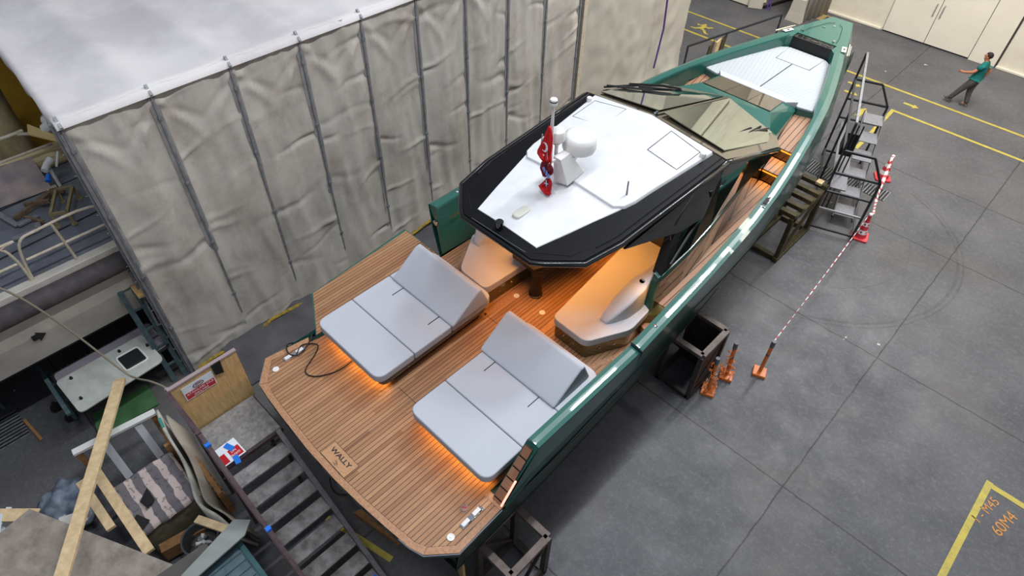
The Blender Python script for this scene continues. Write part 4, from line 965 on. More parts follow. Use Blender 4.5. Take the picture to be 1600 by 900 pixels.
# ================================================================== CRADLES under the boat
def cradle(name_lab, x0, x1, y0, y1, h, inward=.0):
    t = thing('support_cradle', name_lab, 'cradle', ((x0 + x1) / 2, (y0 + y1) / 2, 0), 0, 'brown steel support cradles')
    w_ = .09
    P = [(x0 + w_ / 2, y0 + w_ / 2), (x1 - w_ / 2, y0 + w_ / 2), (x1 - w_ / 2, y1 - w_ / 2), (x0 + w_ / 2, y1 - w_ / 2)]
    for x, y in P:
        b = BM(); bar(b, (x, y, 0), (x, y, h - .04), w_); obj('leg', b, M_cradle, t)
    for i in range(4):
        a, c_ = P[i], P[(i + 1) % 4]
        b = BM(); bar(b, (a[0], a[1], h), (c_[0], c_[1], h), w_ + .02, .08); obj('top_rail', b, M_cradle2, t)
        b = BM(); bar(b, (a[0], a[1], .06), (c_[0], c_[1], .06), w_, .08); obj('bottom_rail', b, M_cradle, t)
    b = BM(); bar(b, (P[0][0], P[0][1], h - .1), (P[3][0], P[3][1], .15), .05); obj('brace', b, M_cradle, t)
    b = BM(); bar(b, (P[1][0], P[1][1], .12), (P[2][0], P[2][1], h - .1), .05); obj('brace', b, M_cradle, t)
    return t
cr1 = cradle('brown steel cradle at the stern corner below the mooring cleat, nearest the bottom edge', -2.86, -2.12, 2.45, 3.30, 1.3)
cr2 = cradle('brown steel cradle amidships on the floor beside the orange chain posts', -3.14, -2.34, 7.60, 8.52, 1.3)
b = BM(); box(b, -3.08, -2.42, 8.46, 8.49, .1, 1.24); obj('back_panel', b, M_cradle, cr2)
b = BM(); box(b, -2.40, -2.37, 7.66, 8.46, .1, 1.2); obj('side_panel', b, M_blackm, cr2)
b = BM(); box(b, -3.09, -2.98, 8.40, 8.50, 1.345, 1.38); obj('pad', b, M_cradle2, cr2)
b = BM(); slab(b, [(-3.2, 2.35, 0), (-2.85, 2.2, 0), (-2.95, 2.28, .6), (-3.1, 2.33, .6)], (.02, .03, 0)); tag(obj('plywood_offcut', b, M_ply, loc=(-3, 2.3, 0)), 'plywood offcut leaning on the stern cradle under the swim deck', 'board')
# timber cradle
t = thing('timber_cradle', 'dark weathered timber cradle under the forward hull near the rolling stairs', 'cradle', (-3.4, 13.1, 0))
x0, x1, y0, y1, h = -3.78, -3.08, 12.4, 13.9, 1.3
for x, y in ((x0, y0), (x1, y0), (x1, y1), (x0, y1)):
    b = BM(); bar(b, (x, y, 0), (x, y, h), .12, .10); obj('post', b, M_woodd, t)
for y in (y0, 12.75, 13.15, 13.5, y1):
    b = BM(); bar(b, (x0 - .1, y, h + .05), (x1 + .05, y, h + .05), .13, .1); obj('cross_beam', b, M_woodd, t)
for x in (x0, x1):
    b = BM(); bar(b, (x, y0 - .1, h - .06), (x, y1 + .1, h - .06), .1, .12); obj('side_beam', b, M_woodd, t)
    b = BM(); bar(b, (x, y0 - .1, .06), (x, y1 + .1, .06), .12); obj('sole_beam', b, M_woodd, t)
    b = BM(); bar(b, (x, y0, .1), (x, y1, h - .1), .06, .1); obj('diagonal', b, M_woodd, t)
for y in (y0, y1):
    b = BM(); bar(b, (x0, y, .06), (x1, y, .06), .12); obj('end_beam', b, M_woodd, t)
b = BM(); box(b, -3.28, -3.14, 13.75, 13.92, 1.41, 1.47); tag(obj('timber_block', b, M_wood, loc=(-3.2, 13.8, 1.4)), 'small pale timber block on top of the weathered timber cradle', 'block')
# keel blocks
kb = None
for k, (x, y) in enumerate(((XC, 3.2), (XC, 7.5), (XC, 11.5))):
    t = thing('keel_block', ('stack of timber blocks under the stern of the hull', 'stack of timber blocks under the middle of the hull', 'stack of timber blocks under the bow of the hull')[k], 'blocks', (x, y, 0), 0, 'keel block stacks')
    for i in range(4):
        b = BM()
        for q in (-1, 1):
            if i % 2: box(b, x - .5, x + .5, y + q * .22 - .09, y + q * .22 + .09, .19 * i, .19 * i + .185)
            else: box(b, x + q * .35 - .1, x + q * .35 + .1, y - .4, y + .4, .19 * i, .19 * i + .185)
        obj('timber_layer', b, M_woodb, t)
b = BM(); slab(b, [(-5.0, 1.72, .02), (-4.1, 1.9, .02), (-4.05, 2.2, .02), (-4.9, 2.1, .02)], (0, 0, .12)); tag(obj('timber_offcut', b, M_woodb, loc=(-4.5, 1.9, 0)), 'brown timber offcut on the floor under the stern transom', 'timber')

# ================================================================== CHAIN POSTS, BARRIER POST, CONES, TAPE
def post(lab, x, y, tilt=(0, 0), chain=False, sq=True):
    t = thing('barrier_post', lab, 'post', (x, y, 0), R_(20), 'orange plastic barrier posts', local=True)
    b = BM(); box(b, -.13, .13, -.13, .13, .0, .075); obj('base', b, M_orange, t, bevel=.015)
    b = BM(); tube(b, [(0, 0, .07), (tilt[0] * .8, tilt[1] * .8, .86)], .036, 14); obj('pole', b, M_orange, t, smooth=False, bevel=.002)
    b = BM(); tube(b, [(tilt[0] * .5, tilt[1] * .5, .58), (tilt[0] * .56, tilt[1] * .56, .63)], .038, 14); obj('grey_band', b, M_grey_p, t)
    b = BM(); tube(b, [(tilt[0] * .8, tilt[1] * .8, .84), (tilt[0] * .95, tilt[1] * .95, 1.0)], .042, 14); obj('cap', b, M_grey_p, t)
    if chain:
        for i in range(34):
            z = .12 + .7 * random.random() ** 2; a = random.random() * 6.28; r_ = .06 + .10 * random.random() * (1 - z)
            M = Matrix.Translation((r_ * math.cos(a) + tilt[0] * z, r_ * math.sin(a) + tilt[1] * z, z)) @ Matrix.Rotation(random.random() * 3, 4, (random.random(), random.random(), random.random() + .1))
            b = BM(); tube(b, [M @ Vector((.035 * math.cos(q), .02 * math.sin(q), 0)) for q in [k * math.pi / 5 for k in range(10)]], .008, 5, closed=True)
            obj('chain_link', b, M_orange, t)
    return t
post('orange plastic post with grey cap standing alone on the open floor holding the tape', -1.69, 9.17)
post('orange chain-wrapped post beside the brown cradle, the nearer of the pair', -2.18, 8.05, (-.05, .03), True)
post('orange chain-wrapped post beside the brown cradle, the farther of the pair', -2.12, 8.62, (-.06, .03), True)
M_cone = None
def cone(lab, x, y, rz):
    t = thing('traffic_cone', lab, 'traffic cone', (x, y, 0), rz, 'red and white traffic cones', local=True)
    b = BM(); prism(b, rpoly([(-.2, -.2), (.2, -.2), (.2, .2), (-.2, .2)], .07), 0, .05); obj('base', b, M_red, t, bevel=.01)
    prof = [(.15, .05), (.128, .16), (.105, .27), (.083, .38), (.062, .48), (.042, .58)]
    for i, (p, q) in enumerate(zip(prof, prof[1:])):
        b = BM(); lathe(b, [p, q], seg=24); obj('white_band' if i % 2 else 'red_band', b, M_whitep if i % 2 else M_red, t)
    b = BM(); tube(b, [(0, 0, .57), (0, 0, .70)], .04, 14); obj('tip', b, M_red, t)
    b = BM(); lathe(b, [(.043, 0), (.045, .03), (.03, .05), (0, .05)], c=(0, 0, .68), seg=14); obj('cap', b, M_whitep, t)
    for z, r_ in ((.22, .117), (.43, .073)):
        for a in (-100, -40, 30): 
            b = BM(); lathe(b, [(0, 0), (.022, 0), (.022, .006), (0, .006)], M=Matrix.Rotation(R_(a), 4, 'Z') @ Matrix.Translation((r_, 0, z)) @ Matrix.Rotation(R_(80), 4, 'Y'), seg=10); obj('reflector_dot', b, M_signr, t)
    return t
cone('red and white striped traffic cone nearer the camera beside the rolling stairs wheel', -2.03, 14.65, R_(15))
cone('red and white striped traffic cone farther away next to the small floor grate', -2.62, 17.45, R_(30))
cone_pts = [Vector((-1.70, 9.17, .99)), Vector((-2.06, 14.6, .66))]
def stripemat():
    m = mat('red_white_tape', (226, 222, 222), .6); b_ = m.node_tree.nodes['Principled BSDF']
    g = node(m, 'ShaderNodeNewGeometry'); s = node(m, 'ShaderNodeSeparateXYZ'); m.node_tree.links.new(g.outputs['Position'], s.inputs[0])
    f = mth(m, 'LESS_THAN', mth(m, 'FRACT', mth(m, 'MULTIPLY', s.outputs['Y'], 4.2)), .4)
    m.node_tree.links.new(mixc(m, f, lin((226, 222, 222)), lin((190, 70, 78))), b_.inputs['Base Color'])
    return m
M_tape = stripemat()
def tape(lab, a, c_, sag, w0, w1):
    b = BM(); n = 24; pr_ = None
    for i in range(n + 1):
        k = i / n; p = a.lerp(c_, k); p.z -= sag * math.sin(math.pi * k); w_ = w0 + (w1 - w0) * k; ang = k * 9
        o_ = Vector((math.cos(ang) * .3 + .7, 0, math.sin(ang) * .8)).normalized() * w_ / 2
        r = (b.verts.new(p - o_), b.verts.new(p + o_))
        if pr_: b.faces.new((pr_[0], r[0], r[1], pr_[1]))
        pr_ = r
    tag(obj('barrier_tape', b, M_tape, loc=a, solid=.002), lab, 'tape', 'red and white barrier tape')
tape('thin red and white barrier tape stretched from the orange post to the nearer cone', cone_pts[0], cone_pts[1], .1, .018, .022)
tape('wide red and white barrier tape hanging between the two traffic cones', Vector((-2.0, 14.72, .70)), Vector((-2.62, 17.4, .72)), .28, .05, .09)

# ================================================================== ROLLING STAIRS by the bow
yaw = R_(20)
rs = thing('rolling_stairs', 'grey steel rolling stairs with handrails standing beside the starboard bow', 'stairs', (-3.06, 14.0, 0), yaw, local=True)
def rb(name, pts_list, w_=.05, mt=M_dsteel, par=rs):
    for p, q in pts_list:
        b = BM(); bar(b, p, q, w_); obj(name, b, mt, par)
for v_, top, hx in ((0, 3.0, 1.72), (3.55, 3.0, 1.75)):
    rb('post', [((0, v_, .1), (0, v_, top)), ((1, v_, .1), (1, v_, hx))])
    rb('end_rail', [((1, v_, hx), (.66, v_, 2.3)), ((.66, v_, 2.3), (0, v_, 2.3)), ((0, v_, hx), (1, v_, hx))])
    for z in ((.14, .7, 1.2) if v_ == 0 else (.14, 1.2)): rb('end_rung', [((0, v_, z), (1, v_, z))], .045, M_pole if z in (.7,) else M_dsteel)
rb('handrail', [((0, 0, 3.0), (.02, 3.55, 3.0))], .05, M_pole)
rb('side_rail', [((0, 0, 2.3), (0, 3.55, 2.3)), ((1, 0, .2), (1, 3.55, .2)), ((0, 0, .2), (0, 3.55, .2)), ((0, 1.8, .2), (0, 1.8, 2.3))])
M_plate = mat('perforated_plate', (128, 128, 134), .6, metal=.1, col2=(104, 104, 110), scale=30)
for k in range(6):
    b = BM(); slab(b, [(.48, .5 + .42 * k, .28 + .28 * k), (.93, .5 + .42 * k, .28 + .28 * k), (.93, .9 + .42 * k, .34 + .28 * k), (.48, .9 + .42 * k, .34 + .28 * k)], (0, 0, .02)); obj('tread', b, M_plate, rs)
b = BM(); bar(b, (.94, .5, .2), (.94, 3.0, 1.8), .03, .12); obj('stringer', b, M_dsteel, rs)
b = BM(); bar(b, (.46, .5, .2), (.46, 3.0, 1.8), .03, .12); obj('stringer', b, M_dsteel, rs)
b = BM(); box(b, .10, .46, .3, 3.5, 1.1, 1.13); obj('platform_plate', b, M_plate, rs)
for x, z in ((.12, 1.1), (.2, 1.1), (.3, 1.1)): rb('upright', [((x, .9, .1), (x, .9, z + 1.4))], .03)
b = BM(); box(b, .05, .3, 1.0, 1.5, 1.6, 2.2); obj('black_box', b, M_blackm, rs)
for x, y in ((0, 0), (1, 0), (0, 3.55), (1, 3.55)):
    b = BM(); tube(b, [(x - .02, y, .07), (x + .02, y, .07)], .07, 16); obj('caster', b, M_rubber, rs)

# ================================================================== STERN BOARDING STAIRS
bs = thing('boarding_stairs', 'maroon steel boarding stairs with chequer plate treads at the yacht stern', 'stairs', (-5.4, .97, 0))
YL, YR = .52, 1.40
for i in range(8):
    xx = -5.64 + .265 * i; z = 1.75 - .22 * i
    b = BM(); box(b, xx - .25, xx, YL + .03, YR - .03, z - .03, z); obj('tread', b, M_tread, bs)
for y, mt_ in ((YL, M_maroon), (YR, mat('grey_stringer', (112, 106, 108), .55, col2=(92, 86, 88), scale=9))):
    b = BM(); bar(b, (-6.02, y, 1.88), (-3.45, y, -.0 + .06), .07, .14); obj('stringer', b, mt_, bs)
b = BM(); box(b, -6.82, -6.02, YL, YR + .06, 1.86, 1.90); obj('platform', b, mat('worn_platform', (138, 134, 132), .7, col2=(104, 100, 98), scale=14), bs)
b = BM()
for p, q in (((-6.82, YL, 1.83), (-6.0, YL, 1.83)), ((-6.82, YR + .06, 1.83), (-6.0, YR + .06, 1.83)), ((-6.02, YL, 1.82), (-6.02, YR + .06, 1.82)), ((-6.82, YL, 1.82), (-6.82, YR + .06, 1.82))): bar(b, p, q, .05, .07)
obj('platform_frame', b, M_maroon, bs)
for x, y in ((-6.8, YL), (-6.8, YR + .04), (-6.05, YL), (-6.05, YR + .02)):
    b = BM(); bar(b, (x, y, 0), (x, y, 1.8), .05); obj('leg', b, M_maroon, bs)
for y, z in ((YR, .9), (YL, .9)):
    b = BM(); bar(b, (-6.8, y, .5), (-6.05, y, 1.6), .04); obj('brace', b, M_maroon, bs)
b = BM(); box(b, -6.88, -6.86, YL - .0, YR + .12, 1.82, 2.93); ply = obj('plywood_guard', b, M_ply, bs)
b = BM(); bar(b, (-6.88, YL - .02, 2.94), (-6.88, YR + .13, 2.94), .06, .03); bar(b, (-6.92, YL, 1.8), (-6.92, YL, 2.94), .04); obj('guard_trim', b, mat('pinkish_trim', (150, 132, 134), .6), ply)
b = BM(); loft(b, [[(-6.85, 1.13, 2.96), (-6.85, 1.27, 2.96), (-6.84, 1.27, 2.955), (-6.84, 1.13, 2.955)], [(-6.84, 1.13, 2.74), (-6.835, 1.25, 2.70), (-6.83, 1.25, 2.70), (-6.83, 1.13, 2.74)]]); obj('black_tape', b, M_blackm, ply)
# left handrail: sloping channel rails
b = BM(); bar(b, (-6.86, YL - .03, 2.93), (-6.0, YL - .03, 2.86), .06, .04); obj('handrail', b, M_maroon, bs)
for k, dz in enumerate((0, -.14, -.45)):
    b = BM(); bar(b, (-6.0, YL - .03, 2.86 + dz), (-3.5, YL - .03, .95 + dz), .055, .05); obj('handrail', b, M_maroon if k != 1 else M_cradle2, bs)
for x, z0, z1 in ((-6.0, 1.9, 2.85), (-5.0, 1.15, 2.1), (-4.0, .35, 1.35)):
    b = BM(); bar(b, (x, YL - .03, z0), (x, YL - .03, z1), .05); obj('baluster', b, M_maroon, bs)
for x, z in ((-5.85, 2.76), (-4.75, 1.93), (-3.95, 1.33)):
    b = BM(); box(b, x - .035, x + .035, YL - .065, YL + .005, z - .03, z + .03); obj('blue_tape', b, M_blue, bs)
b = BM(); box(b, -3.92, -3.84, 1.15, 1.35, .245, .25); obj('blue_tape', b, M_blue, bs)
# signs
def sign(lab, M, w_, h_, split):
    t = thing('warning_sign', lab, 'sign', M.translation, 0, 'red and white warning signs')
    b = BM(); box(b, -w_ / 2, w_ / 2, -h_ / 2, h_ / 2, 0, .004, M); obj('board', b, M_sign, t)
    return t
# upright sign on plywood: x axis along +y, face towards +x
MS = Matrix.Translation((-6.852, .88, 2.71)) @ Matrix(((0, 0, 1, 0), (1, 0, 0, 0), (0, 1, 0, 0), (0, 0, 0, 1)))
s1 = sign('red and white warning sign fixed to the plywood guard of the boarding stairs', MS, .46, .29, 0)
b = BM(); box(b, -.215, .215, -.13, .0, .004, .006, MS); obj('red_field', b, M_signr, s1)
text('lettering', 'ATANLARI KILE', .058, MS @ TR((0, -.038, .0065)), M_sign, s1, .0008)
text('lettering', 'GIRILMEZ', .052, MS @ TR((0, -.098, .0065)), M_sign, s1, .0008)
b = BM(); tube(b, [MS @ Vector((.075 * math.cos(a), .062 + .038 * math.sin(a), .007)) for a in [k * math.pi / 10 for k in range(20)]], .006, 5, closed=True); obj('emblem_ring', b, mat('emblem_maroon', (96, 40, 56), .5), s1)
text('emblem', 'oyw', .05, MS @ TR((0, .066, .0065)), M_text, s1, .0008)
MS2 = TR((-6.17, .70, 1.905), R_(-88))
s2 = sign('torn red and white sign lying flat on the boarding stairs platform with blue tape', MS2, .36, .34, 0)
b = BM(); box(b, -.16, .01, -.03, .15, .004, .006, MS2); box(b, .06, .16, -.03, .15, .004, .006, MS2); obj('red_field', b, M_signr, s2)
text('lettering', 'GIRMEYI', .05, MS2 @ TR((-.04, .085, .0065)), M_sign, s2, .0008)
text('lettering', 'NIZ', .05, MS2 @ TR((-.06, .02, .0065)), M_sign, s2, .0008)
for x, y, a in ((-.05, -.07, .3), (-.02, .19, -.2)):
    b = BM(); box(b, -.04, .04, -.075, .075, .007, .014, MS2 @ TR((x, y, 0), a)); obj('blue_tape', b, M_blue, s2)
# cable hanging behind the stairs
tag(obj('power_cable', tube(BM(), catmull([(-6.1, 1.7, 1.2), (-5.9, 1.9, .6), (-5.5, 1.7, .2), (-5.2, 2.0, .02), (-4.7, 1.9, .02)], 6), .012, 6), M_rubber, loc=(-5.5, 1.8, 0)), 'black cable drooping to the floor behind the boarding stairs', 'cable')

# ================================================================== WORK BOAT at the left
M_deckg = mat('grey_boat_deck', (112, 116, 126), .6, col2=(92, 94, 102), scale=2.2, bump=.2, bscale=30)
M_boatw = mat('off_white_hull', (196, 190, 180), .5, col2=(172, 166, 158), scale=1.5)
M_dark_ = None
M_fender = mat('black_fender', (58, 54, 56), .75, col2=(78, 70, 74), scale=5)
wb = thing('work_boat', 'grey decked work boat with cream railings and black rubber fender at the left', 'boat', (-12, 0, 0))
def wx(y, x0=-10.05): return x0
ys0, ys1 = -6.5, 5.0
b = BM(); prism(b, [(-10.15, ys0), (-10.15, ys1), (-13.2, ys1), (-13.2, ys0)], 2.8, 3.0); obj('deck', b, M_deckg, wb)
b = BM(); prism(b, rpoly([(-10.85, -4), (-11.3, 1.75), (-12.5, 1.85), (-12.3, -4)], [.02, .35, .25, .02]), 3.0, 3.012); hh = obj('deck_hatch', b, M_deckg, wb)
q = rpoly([(-10.85, -4), (-11.3, 1.75), (-12.5, 1.85), (-12.3, -4)], [.02, .35, .25, .02])
b = BM(); tube(b, [(x, y, 3.012) for x, y in q], .012, 5, closed=True); obj('hatch_seal', b, M_rubber, hh)
b = BM(); box(b, -12.5, -12.36, 1.0, 1.16, 3.012, 3.05); obj('hatch_lug', b, M_polew, hh)
b = BM(); box(b, -10.26, -10.08, ys0, ys1, 2.9, 3.08); obj('toe_rail', b, M_boatw, wb, bevel=.02)
b = BM(); tube(b, [(-10.0, ys0, 2.82), (-10.0, ys1, 2.82)], .17, 16); obj('fender', b, M_fender, wb, smooth=True)
b = BM(); loft(b, [[(-9.98, y, 2.75), (-10.04, y, 2.2), (-10.20, y, 1.58), (-11.2, y, 1.55), (-11.2, y, 2.75)] for y in (ys0, ys1)]); obj('hull_side', b, M_boatw, wb)
b = BM(); loft(b, [[(-10.20, y, 1.575), (-10.7, y, 1.1), (-12.0, y, .8), (-13.6, y, .8), (-13.6, y, 2.8), (-11.2, y, 2.75)] for y in (ys0, ys1)]); obj('hull_bottom', b, mat('dark_antifouling', (26, 22, 22), .8), wb)
b = BM(); slab(b, [(-10.02 - .2 * (2.2 - z), y, z) for y, z in ((-.50, 2.24), (-.42, 2.24), (-.42, 2.29), (-.30, 2.17), (-.42, 2.05), (-.42, 2.12), (-.50, 2.12))], (-.03, 0, 0)); obj('arrow_mark', b, M_blackm, wb)
b = BM(); prism(b, [(-13.2, ys0), (-13.2, ys1), (-13.8, ys1), (-13.8, ys0)], 2.8, 3.05); tube(b, [(-13.25, ys0, 3.18), (-13.25, ys1, 3.18)], .2, 16); obj('far_bulwark', b, mat('cream_bulwark', (206, 186, 140), .4), wb)
def rail(par, pts, r_=.022, nm='railing', mt=M_polew):
    b = BM(); tube(b, catmull(pts, 4), r_, 8); return obj(nm, b, mt, par)
rail(wb, [(-10.18, -6, 3.85), (-10.18, -.4, 3.85), (-10.18, -.12, 3.8), (-10.2, -.03, 3.5), (-10.2, -.02, 3.08)])
rail(wb, [(-10.2, -6, 3.45), (-10.2, -.05, 3.45)])
rail(wb, [(-10.2, .0, 3.08), (-10.2, .05, 3.5), (-10.18, .15, 3.8), (-10.18, .4, 3.86), (-10.18, 1.2, 3.86), (-10.2, 1.8, 3.5), (-10.2, 2.2, 3.1)])
rail(wb, [(-10.2, .08, 3.45), (-10.2, 1.9, 3.45)])
rail(wb, [(-10.2, .66, 3.08), (-10.18, .62, 3.86)])
rail(wb, [(-10.2, -1.1, 3.08), (-10.18, -1.1, 3.85)])
rail(wb, [(-13.0, -3, 3.95), (-12.95, .9, 3.95), (-12.9, 1.1, 3.95), (-12.85, 1.9, 3.6), (-12.8, 2.1, 3.1)], .03)
rail(wb, [(-13.0, -3, 3.55), (-12.95, 1.5, 3.55)], .026)
# things on its deck
b = BM(); slab(b, [(-13.1, .3, 3.42), (-12.95, 1.1, 3.45), (-12.45, 1.08, 3.02), (-12.5, .25, 3.02)], (.012, .0, .02)); slab(b, [(-13.6, -.9, 3.45), (-13.1, .3, 3.42), (-12.5, .25, 3.02), (-12.6, -.9, 3.02)], (.012, 0, .02))
tag(obj('metal_sheet', b, mat('rusty_sheet', (162, 144, 136), .7, col2=(120, 114, 118), scale=3), loc=(-12.8, .5, 3.02)), 'stained rusty metal sheet leaning on the work boat railing', 'sheet')
t = thing('steel_bench_frame', 'yellowish angle iron bench frame standing on the work boat deck', 'frame', (-11.5, 1.0, 3.012))
M_yst = mat('yellow_rust_steel', (150, 138, 104), .6, col2=(130, 116, 70), scale=12)
Q4 = [(-11.95, 1.08), (-11.85, 1.32), (-11.2, .98), (-11.32, .76)]
for i in range(4):
    b = BM(); bar(b, (*Q4[i], 3.28), (*Q4[(i + 1) % 4], 3.28), .045); obj('top_bar', b, M_yst, t)
    b = BM(); bar(b, (*Q4[i], 3.013), (*Q4[i], 3.28), .04); lathe(b, [(.05, 0), (.05, .012), (0, .012)], c=(*Q4[i], 3.013), seg=10); obj('leg', b, M_yst, t)
t = thing('hinge_bracket', 'brown rusty hinged bracket lying on the work boat deck', 'bracket', (-12, .7, 3.012))
b = BM()
for p, q, w_ in (((-11.95, .3, 3.08), (-12.05, .75, 3.12), .06), ((-12.05, .75, 3.12), (-12.25, 1.0, 3.1), .10), ((-12.25, 1.0, 3.1), (-12.2, 1.2, 3.08), .12), ((-11.9, .45, 3.05), (-11.55, .62, 3.05), .05), ((-12.1, .55, 3.16), (-11.9, .9, 3.16), .05)): bar(b, p, q, w_, .07)
obj('arm', b, mat('rusty_brown', (120, 98, 74), .7, col2=(90, 74, 58), scale=20), t)
t = thing('aluminium_channel', 'grey aluminium channel pieces lying on the work boat deck', 'metal bars', (-11.6, .2, 3.012))
for p, q in (((-12.4, .12, 3.1), (-11.75, .28, 3.06)), ((-11.75, .28, 3.06), (-11.8, .62, 3.05)), ((-11.45, .1, 3.05), (-11.42, .5, 3.05)), ((-11.42, .5, 3.05), (-11.6, .55, 3.05))):
    b = BM(); bar(b, p, q, .09, .05); obj('channel_bar', b, M_pole, t, bevel=.01)
t = thing('deck_searchlight', 'white deck fitting with yellow plate and blue wrapped handle beside the tent corner', 'fitting', (-12.55, 1.5, 3.5))
b = BM(); tube(b, [(-12.75, 1.5, 3.95), (-12.65, 1.62, 4.05)], .09, 14); tube(b, [(-12.8, 1.55, 4.1), (-12.6, 1.75, 4.05)], .07, 12); obj('housing', b, M_plast, t)
b = BM(); tube(b, [(-12.35, 1.3, 3.62), (-12.3, 1.2, 3.58), (-12.2, 1.1, 3.54)], .06, 12); tube(b, [(-12.3, 1.2, 3.55), (-12.3, 1.2, 3.05)], .03, 8); obj('stub_pipe', b, M_plast, t)
b = BM(); slab(b, [(-12.9, 1.3, 4.05), (-12.45, 1.65, 3.8), (-12.4, 1.6, 3.76), (-12.75, 1.22, 3.95)], (.015, .015, .02)); obj('plate', b, mat('cream_yellow', (206, 180, 120), .5), t)
b = BM(); tube(b, [(-12.35, 1.45, 3.7), (-12.25, 1.3, 3.5)], .02, 6); obj('lever', b, M_plast, t)
b = BM(); tube(b, [(-12.15, 1.12, 3.48), (-12.05, 1.05, 3.42)], [.035, .05], 10); obj('blue_grip', b, M_blue, t)
# rope slung across
tag(obj('rope', tube(BM(), catmull([(-9.85, -.9, 4.1), (-9.72, -.38, 3.5), (-9.66, -.04, 2.45), (-9.35, .26, 1.3), (-8.95, .36, 1.35), (-8.1, .46, 2.0), (-7.3, .52, 2.6), (-6.93, .5, 2.93)], 8), .017, 6), mat('grey_rope', (140, 132, 116), .9), loc=(-10, 0, 1)), 'pale rope slung from the work boat across to the boarding stairs', 'rope')
# yellow tarp and hanging sheets behind the work boat
def sheet(name, lab, pts, mt, n=24, amp=.12, grp=None):
    a, c_, z0, z1 = pts; b = BM(); a = Vector(a); c_ = Vector(c_); d = c_ - a; nn = Vector((-d.y, d.x)).normalized()
    g = []
    for k in range(9):
        z = z0 + (z1 - z0) * k / 8
        g.append([b.verts.new(((a + d * j / n) + nn * amp * (math.sin(j * 1.9 + .3 * k) + .5 * math.sin(j * .7))).to_3d() + Vector((0, 0, z))) for j in range(n + 1)])
    for i in range(8):
        for j in range(n): b.faces.new((g[i][j], g[i][j + 1], g[i + 1][j + 1], g[i + 1][j]))
    return tag(obj(name, b, mt, smooth=True, loc=(a.x, a.y, z0), solid=.015), lab, 'curtain', grp)
sheet('tarpaulin', 'mustard yellow tarpaulin hanging behind the work boat under the tent roof edge', ((-17.5, -3), (-17.3, 6), .02, 5.0), mat('mustard_tarp', (216, 172, 56), .7, col2=(186, 146, 50), scale=1.2), amp=.1)
M_sheet = mat('khaki_sheet', (214, 198, 156), .85, col2=(168, 152, 116), scale=2)
sheet('hanging_sheet', 'khaki folded sheets hanging at the left edge behind the work boat railing', ((-15.6, -3), (-15.2, 1.45), .02, 4.2), M_sheet, 26, .16)
# steel ladder frame next to the tent corner
t = thing('steel_trestle', 'tall narrow teal steel frame with plank top standing by the tent corner', 'frame', (-9.95, 1.12, 0))
for x0, x1, y in ((-9.68, -10.2, .92), (-9.68, -10.2, 1.14)):
    b = BM(); bar(b, (x0, y, 0), (x1, y, 3.05), .09, .05); obj('post', b, M_teal, t)
b = BM(); bar(b, (-10.25, 1.2, 0), (-10.3, 1.2, 3.0), .05); obj('post', b, M_teal, t)
for k in range(6):
    z = .4 + .45 * k; x = -9.68 - .52 * z / 3.05
    b = BM(); bar(b, (x, .92, z), (x, 1.14, z), .035); obj('rung', b, M_teal, t)
b = BM(); bar(b, (-9.92, 1.1, 2.2), (-9.90, 1.9, 2.2), .42, .05); obj('plank', b, M_ply, t)
b = BM(); bar(b, (-9.75, 1.15, .2), (-9.95, 1.2, 1.4), .035); bar(b, (-9.75, 1.15, 1.4), (-9.95, 1.2, 2.6), .035); obj('brace', b, M_pole, t)
# hatch panels on trestles
t = thing('trestle', 'teal steel trestle trolley carrying panels below the work boat', 'trestle', (-10.5, -.3, 0))
for y in (-.75, .1):
    b = BM(); bar(b, (-10.95, y, 0.05), (-10.75, y, .72), .07); bar(b, (-10.1, y, .05), (-10.25, y, .72), .07); bar(b, (-11.0, y, .1), (-10.05, y, .1), .06); obj('leg', b, M_teal, t)
    b = BM(); bar(b, (-11.05, y, .74), (-9.6, y, .74), .07, .05); obj('top_bar', b, M_teal, t)
b = BM(); bar(b, (-10.8, -.75, .4), (-10.8, .1, .4), .05); obj('stretcher', b, M_pole, t)
for x, y in ((-10.55, -.9), (-10.15, -.8)):
    b = BM(); tube(b, [(x - .03, y, .1), (x + .03, y, .1)], .10, 16); lathe(b, [(.03, 0), (.03, .1), (0, .1)], c=(x, y, .15), seg=8); obj('caster', b, M_rubber, t)
t = thing('hatch_panel', 'lilac grey panel with black studded rubber edge behind the white hatch door', 'panel', (-10.5, .2, .79))
q = rpoly([(-10.6, -.65), (-10.6, 1.15), (-9.75, 1.15), (-9.75, -.65)], .12)
b = BM(); prism(b, q, .775, .815); obj('board', b, mat('lilac_board', (142, 134, 144), .6), t)
b = BM(); tube(b, [(x, y, .815) for x, y in q], .025, 6, closed=True); obj('rubber_edge', b, M_rubber, t)
b = BM()
for k in range(16): lathe(b, [(.01, 0), (.01, .01), (0, .01)], c=(-10.6, -.58 + .11 * k, .838), seg=6)
tag(obj('studs', b, M_steel, t), None)
b = BM(); tube(b, [(-10.2, .0, .83), (-10.22, .8, .83), (-10.05, .82, .83)], .012, 5); obj('grab_rail', b, M_rubber, t)
t = thing('hatch_door', 'white hatch door with a small dark window lying across the trestle', 'door', (-9.8, .1, .85))
MH = TR((-9.86, .13, .86), 0, 0, R_(6))
q = rpoly([(-.42, -.78), (-.42, .76), (.38, .80), (.46, -.74)], [.08, .08, .14, .10])
b = BM(); loft(b, [[MH @ Vector((x, y, z)) for x, y in q] for z in (-.02, .02)]); dp = obj('door_leaf', b, mat('dirty_white', (186, 190, 184), .5, col2=(168, 172, 166), scale=4), t, bevel=.01)
q = rpoly([(-.2, .18), (-.2, .58), (.18, .6), (.18, .2)], .06)
b = BM(); loft(b, [[MH @ Vector((x, y, z)) for x, y in q] for z in (.018, .026)]); wf = obj('window', b, mat('dark_window', (40, 44, 44), .1, coat=1), t)
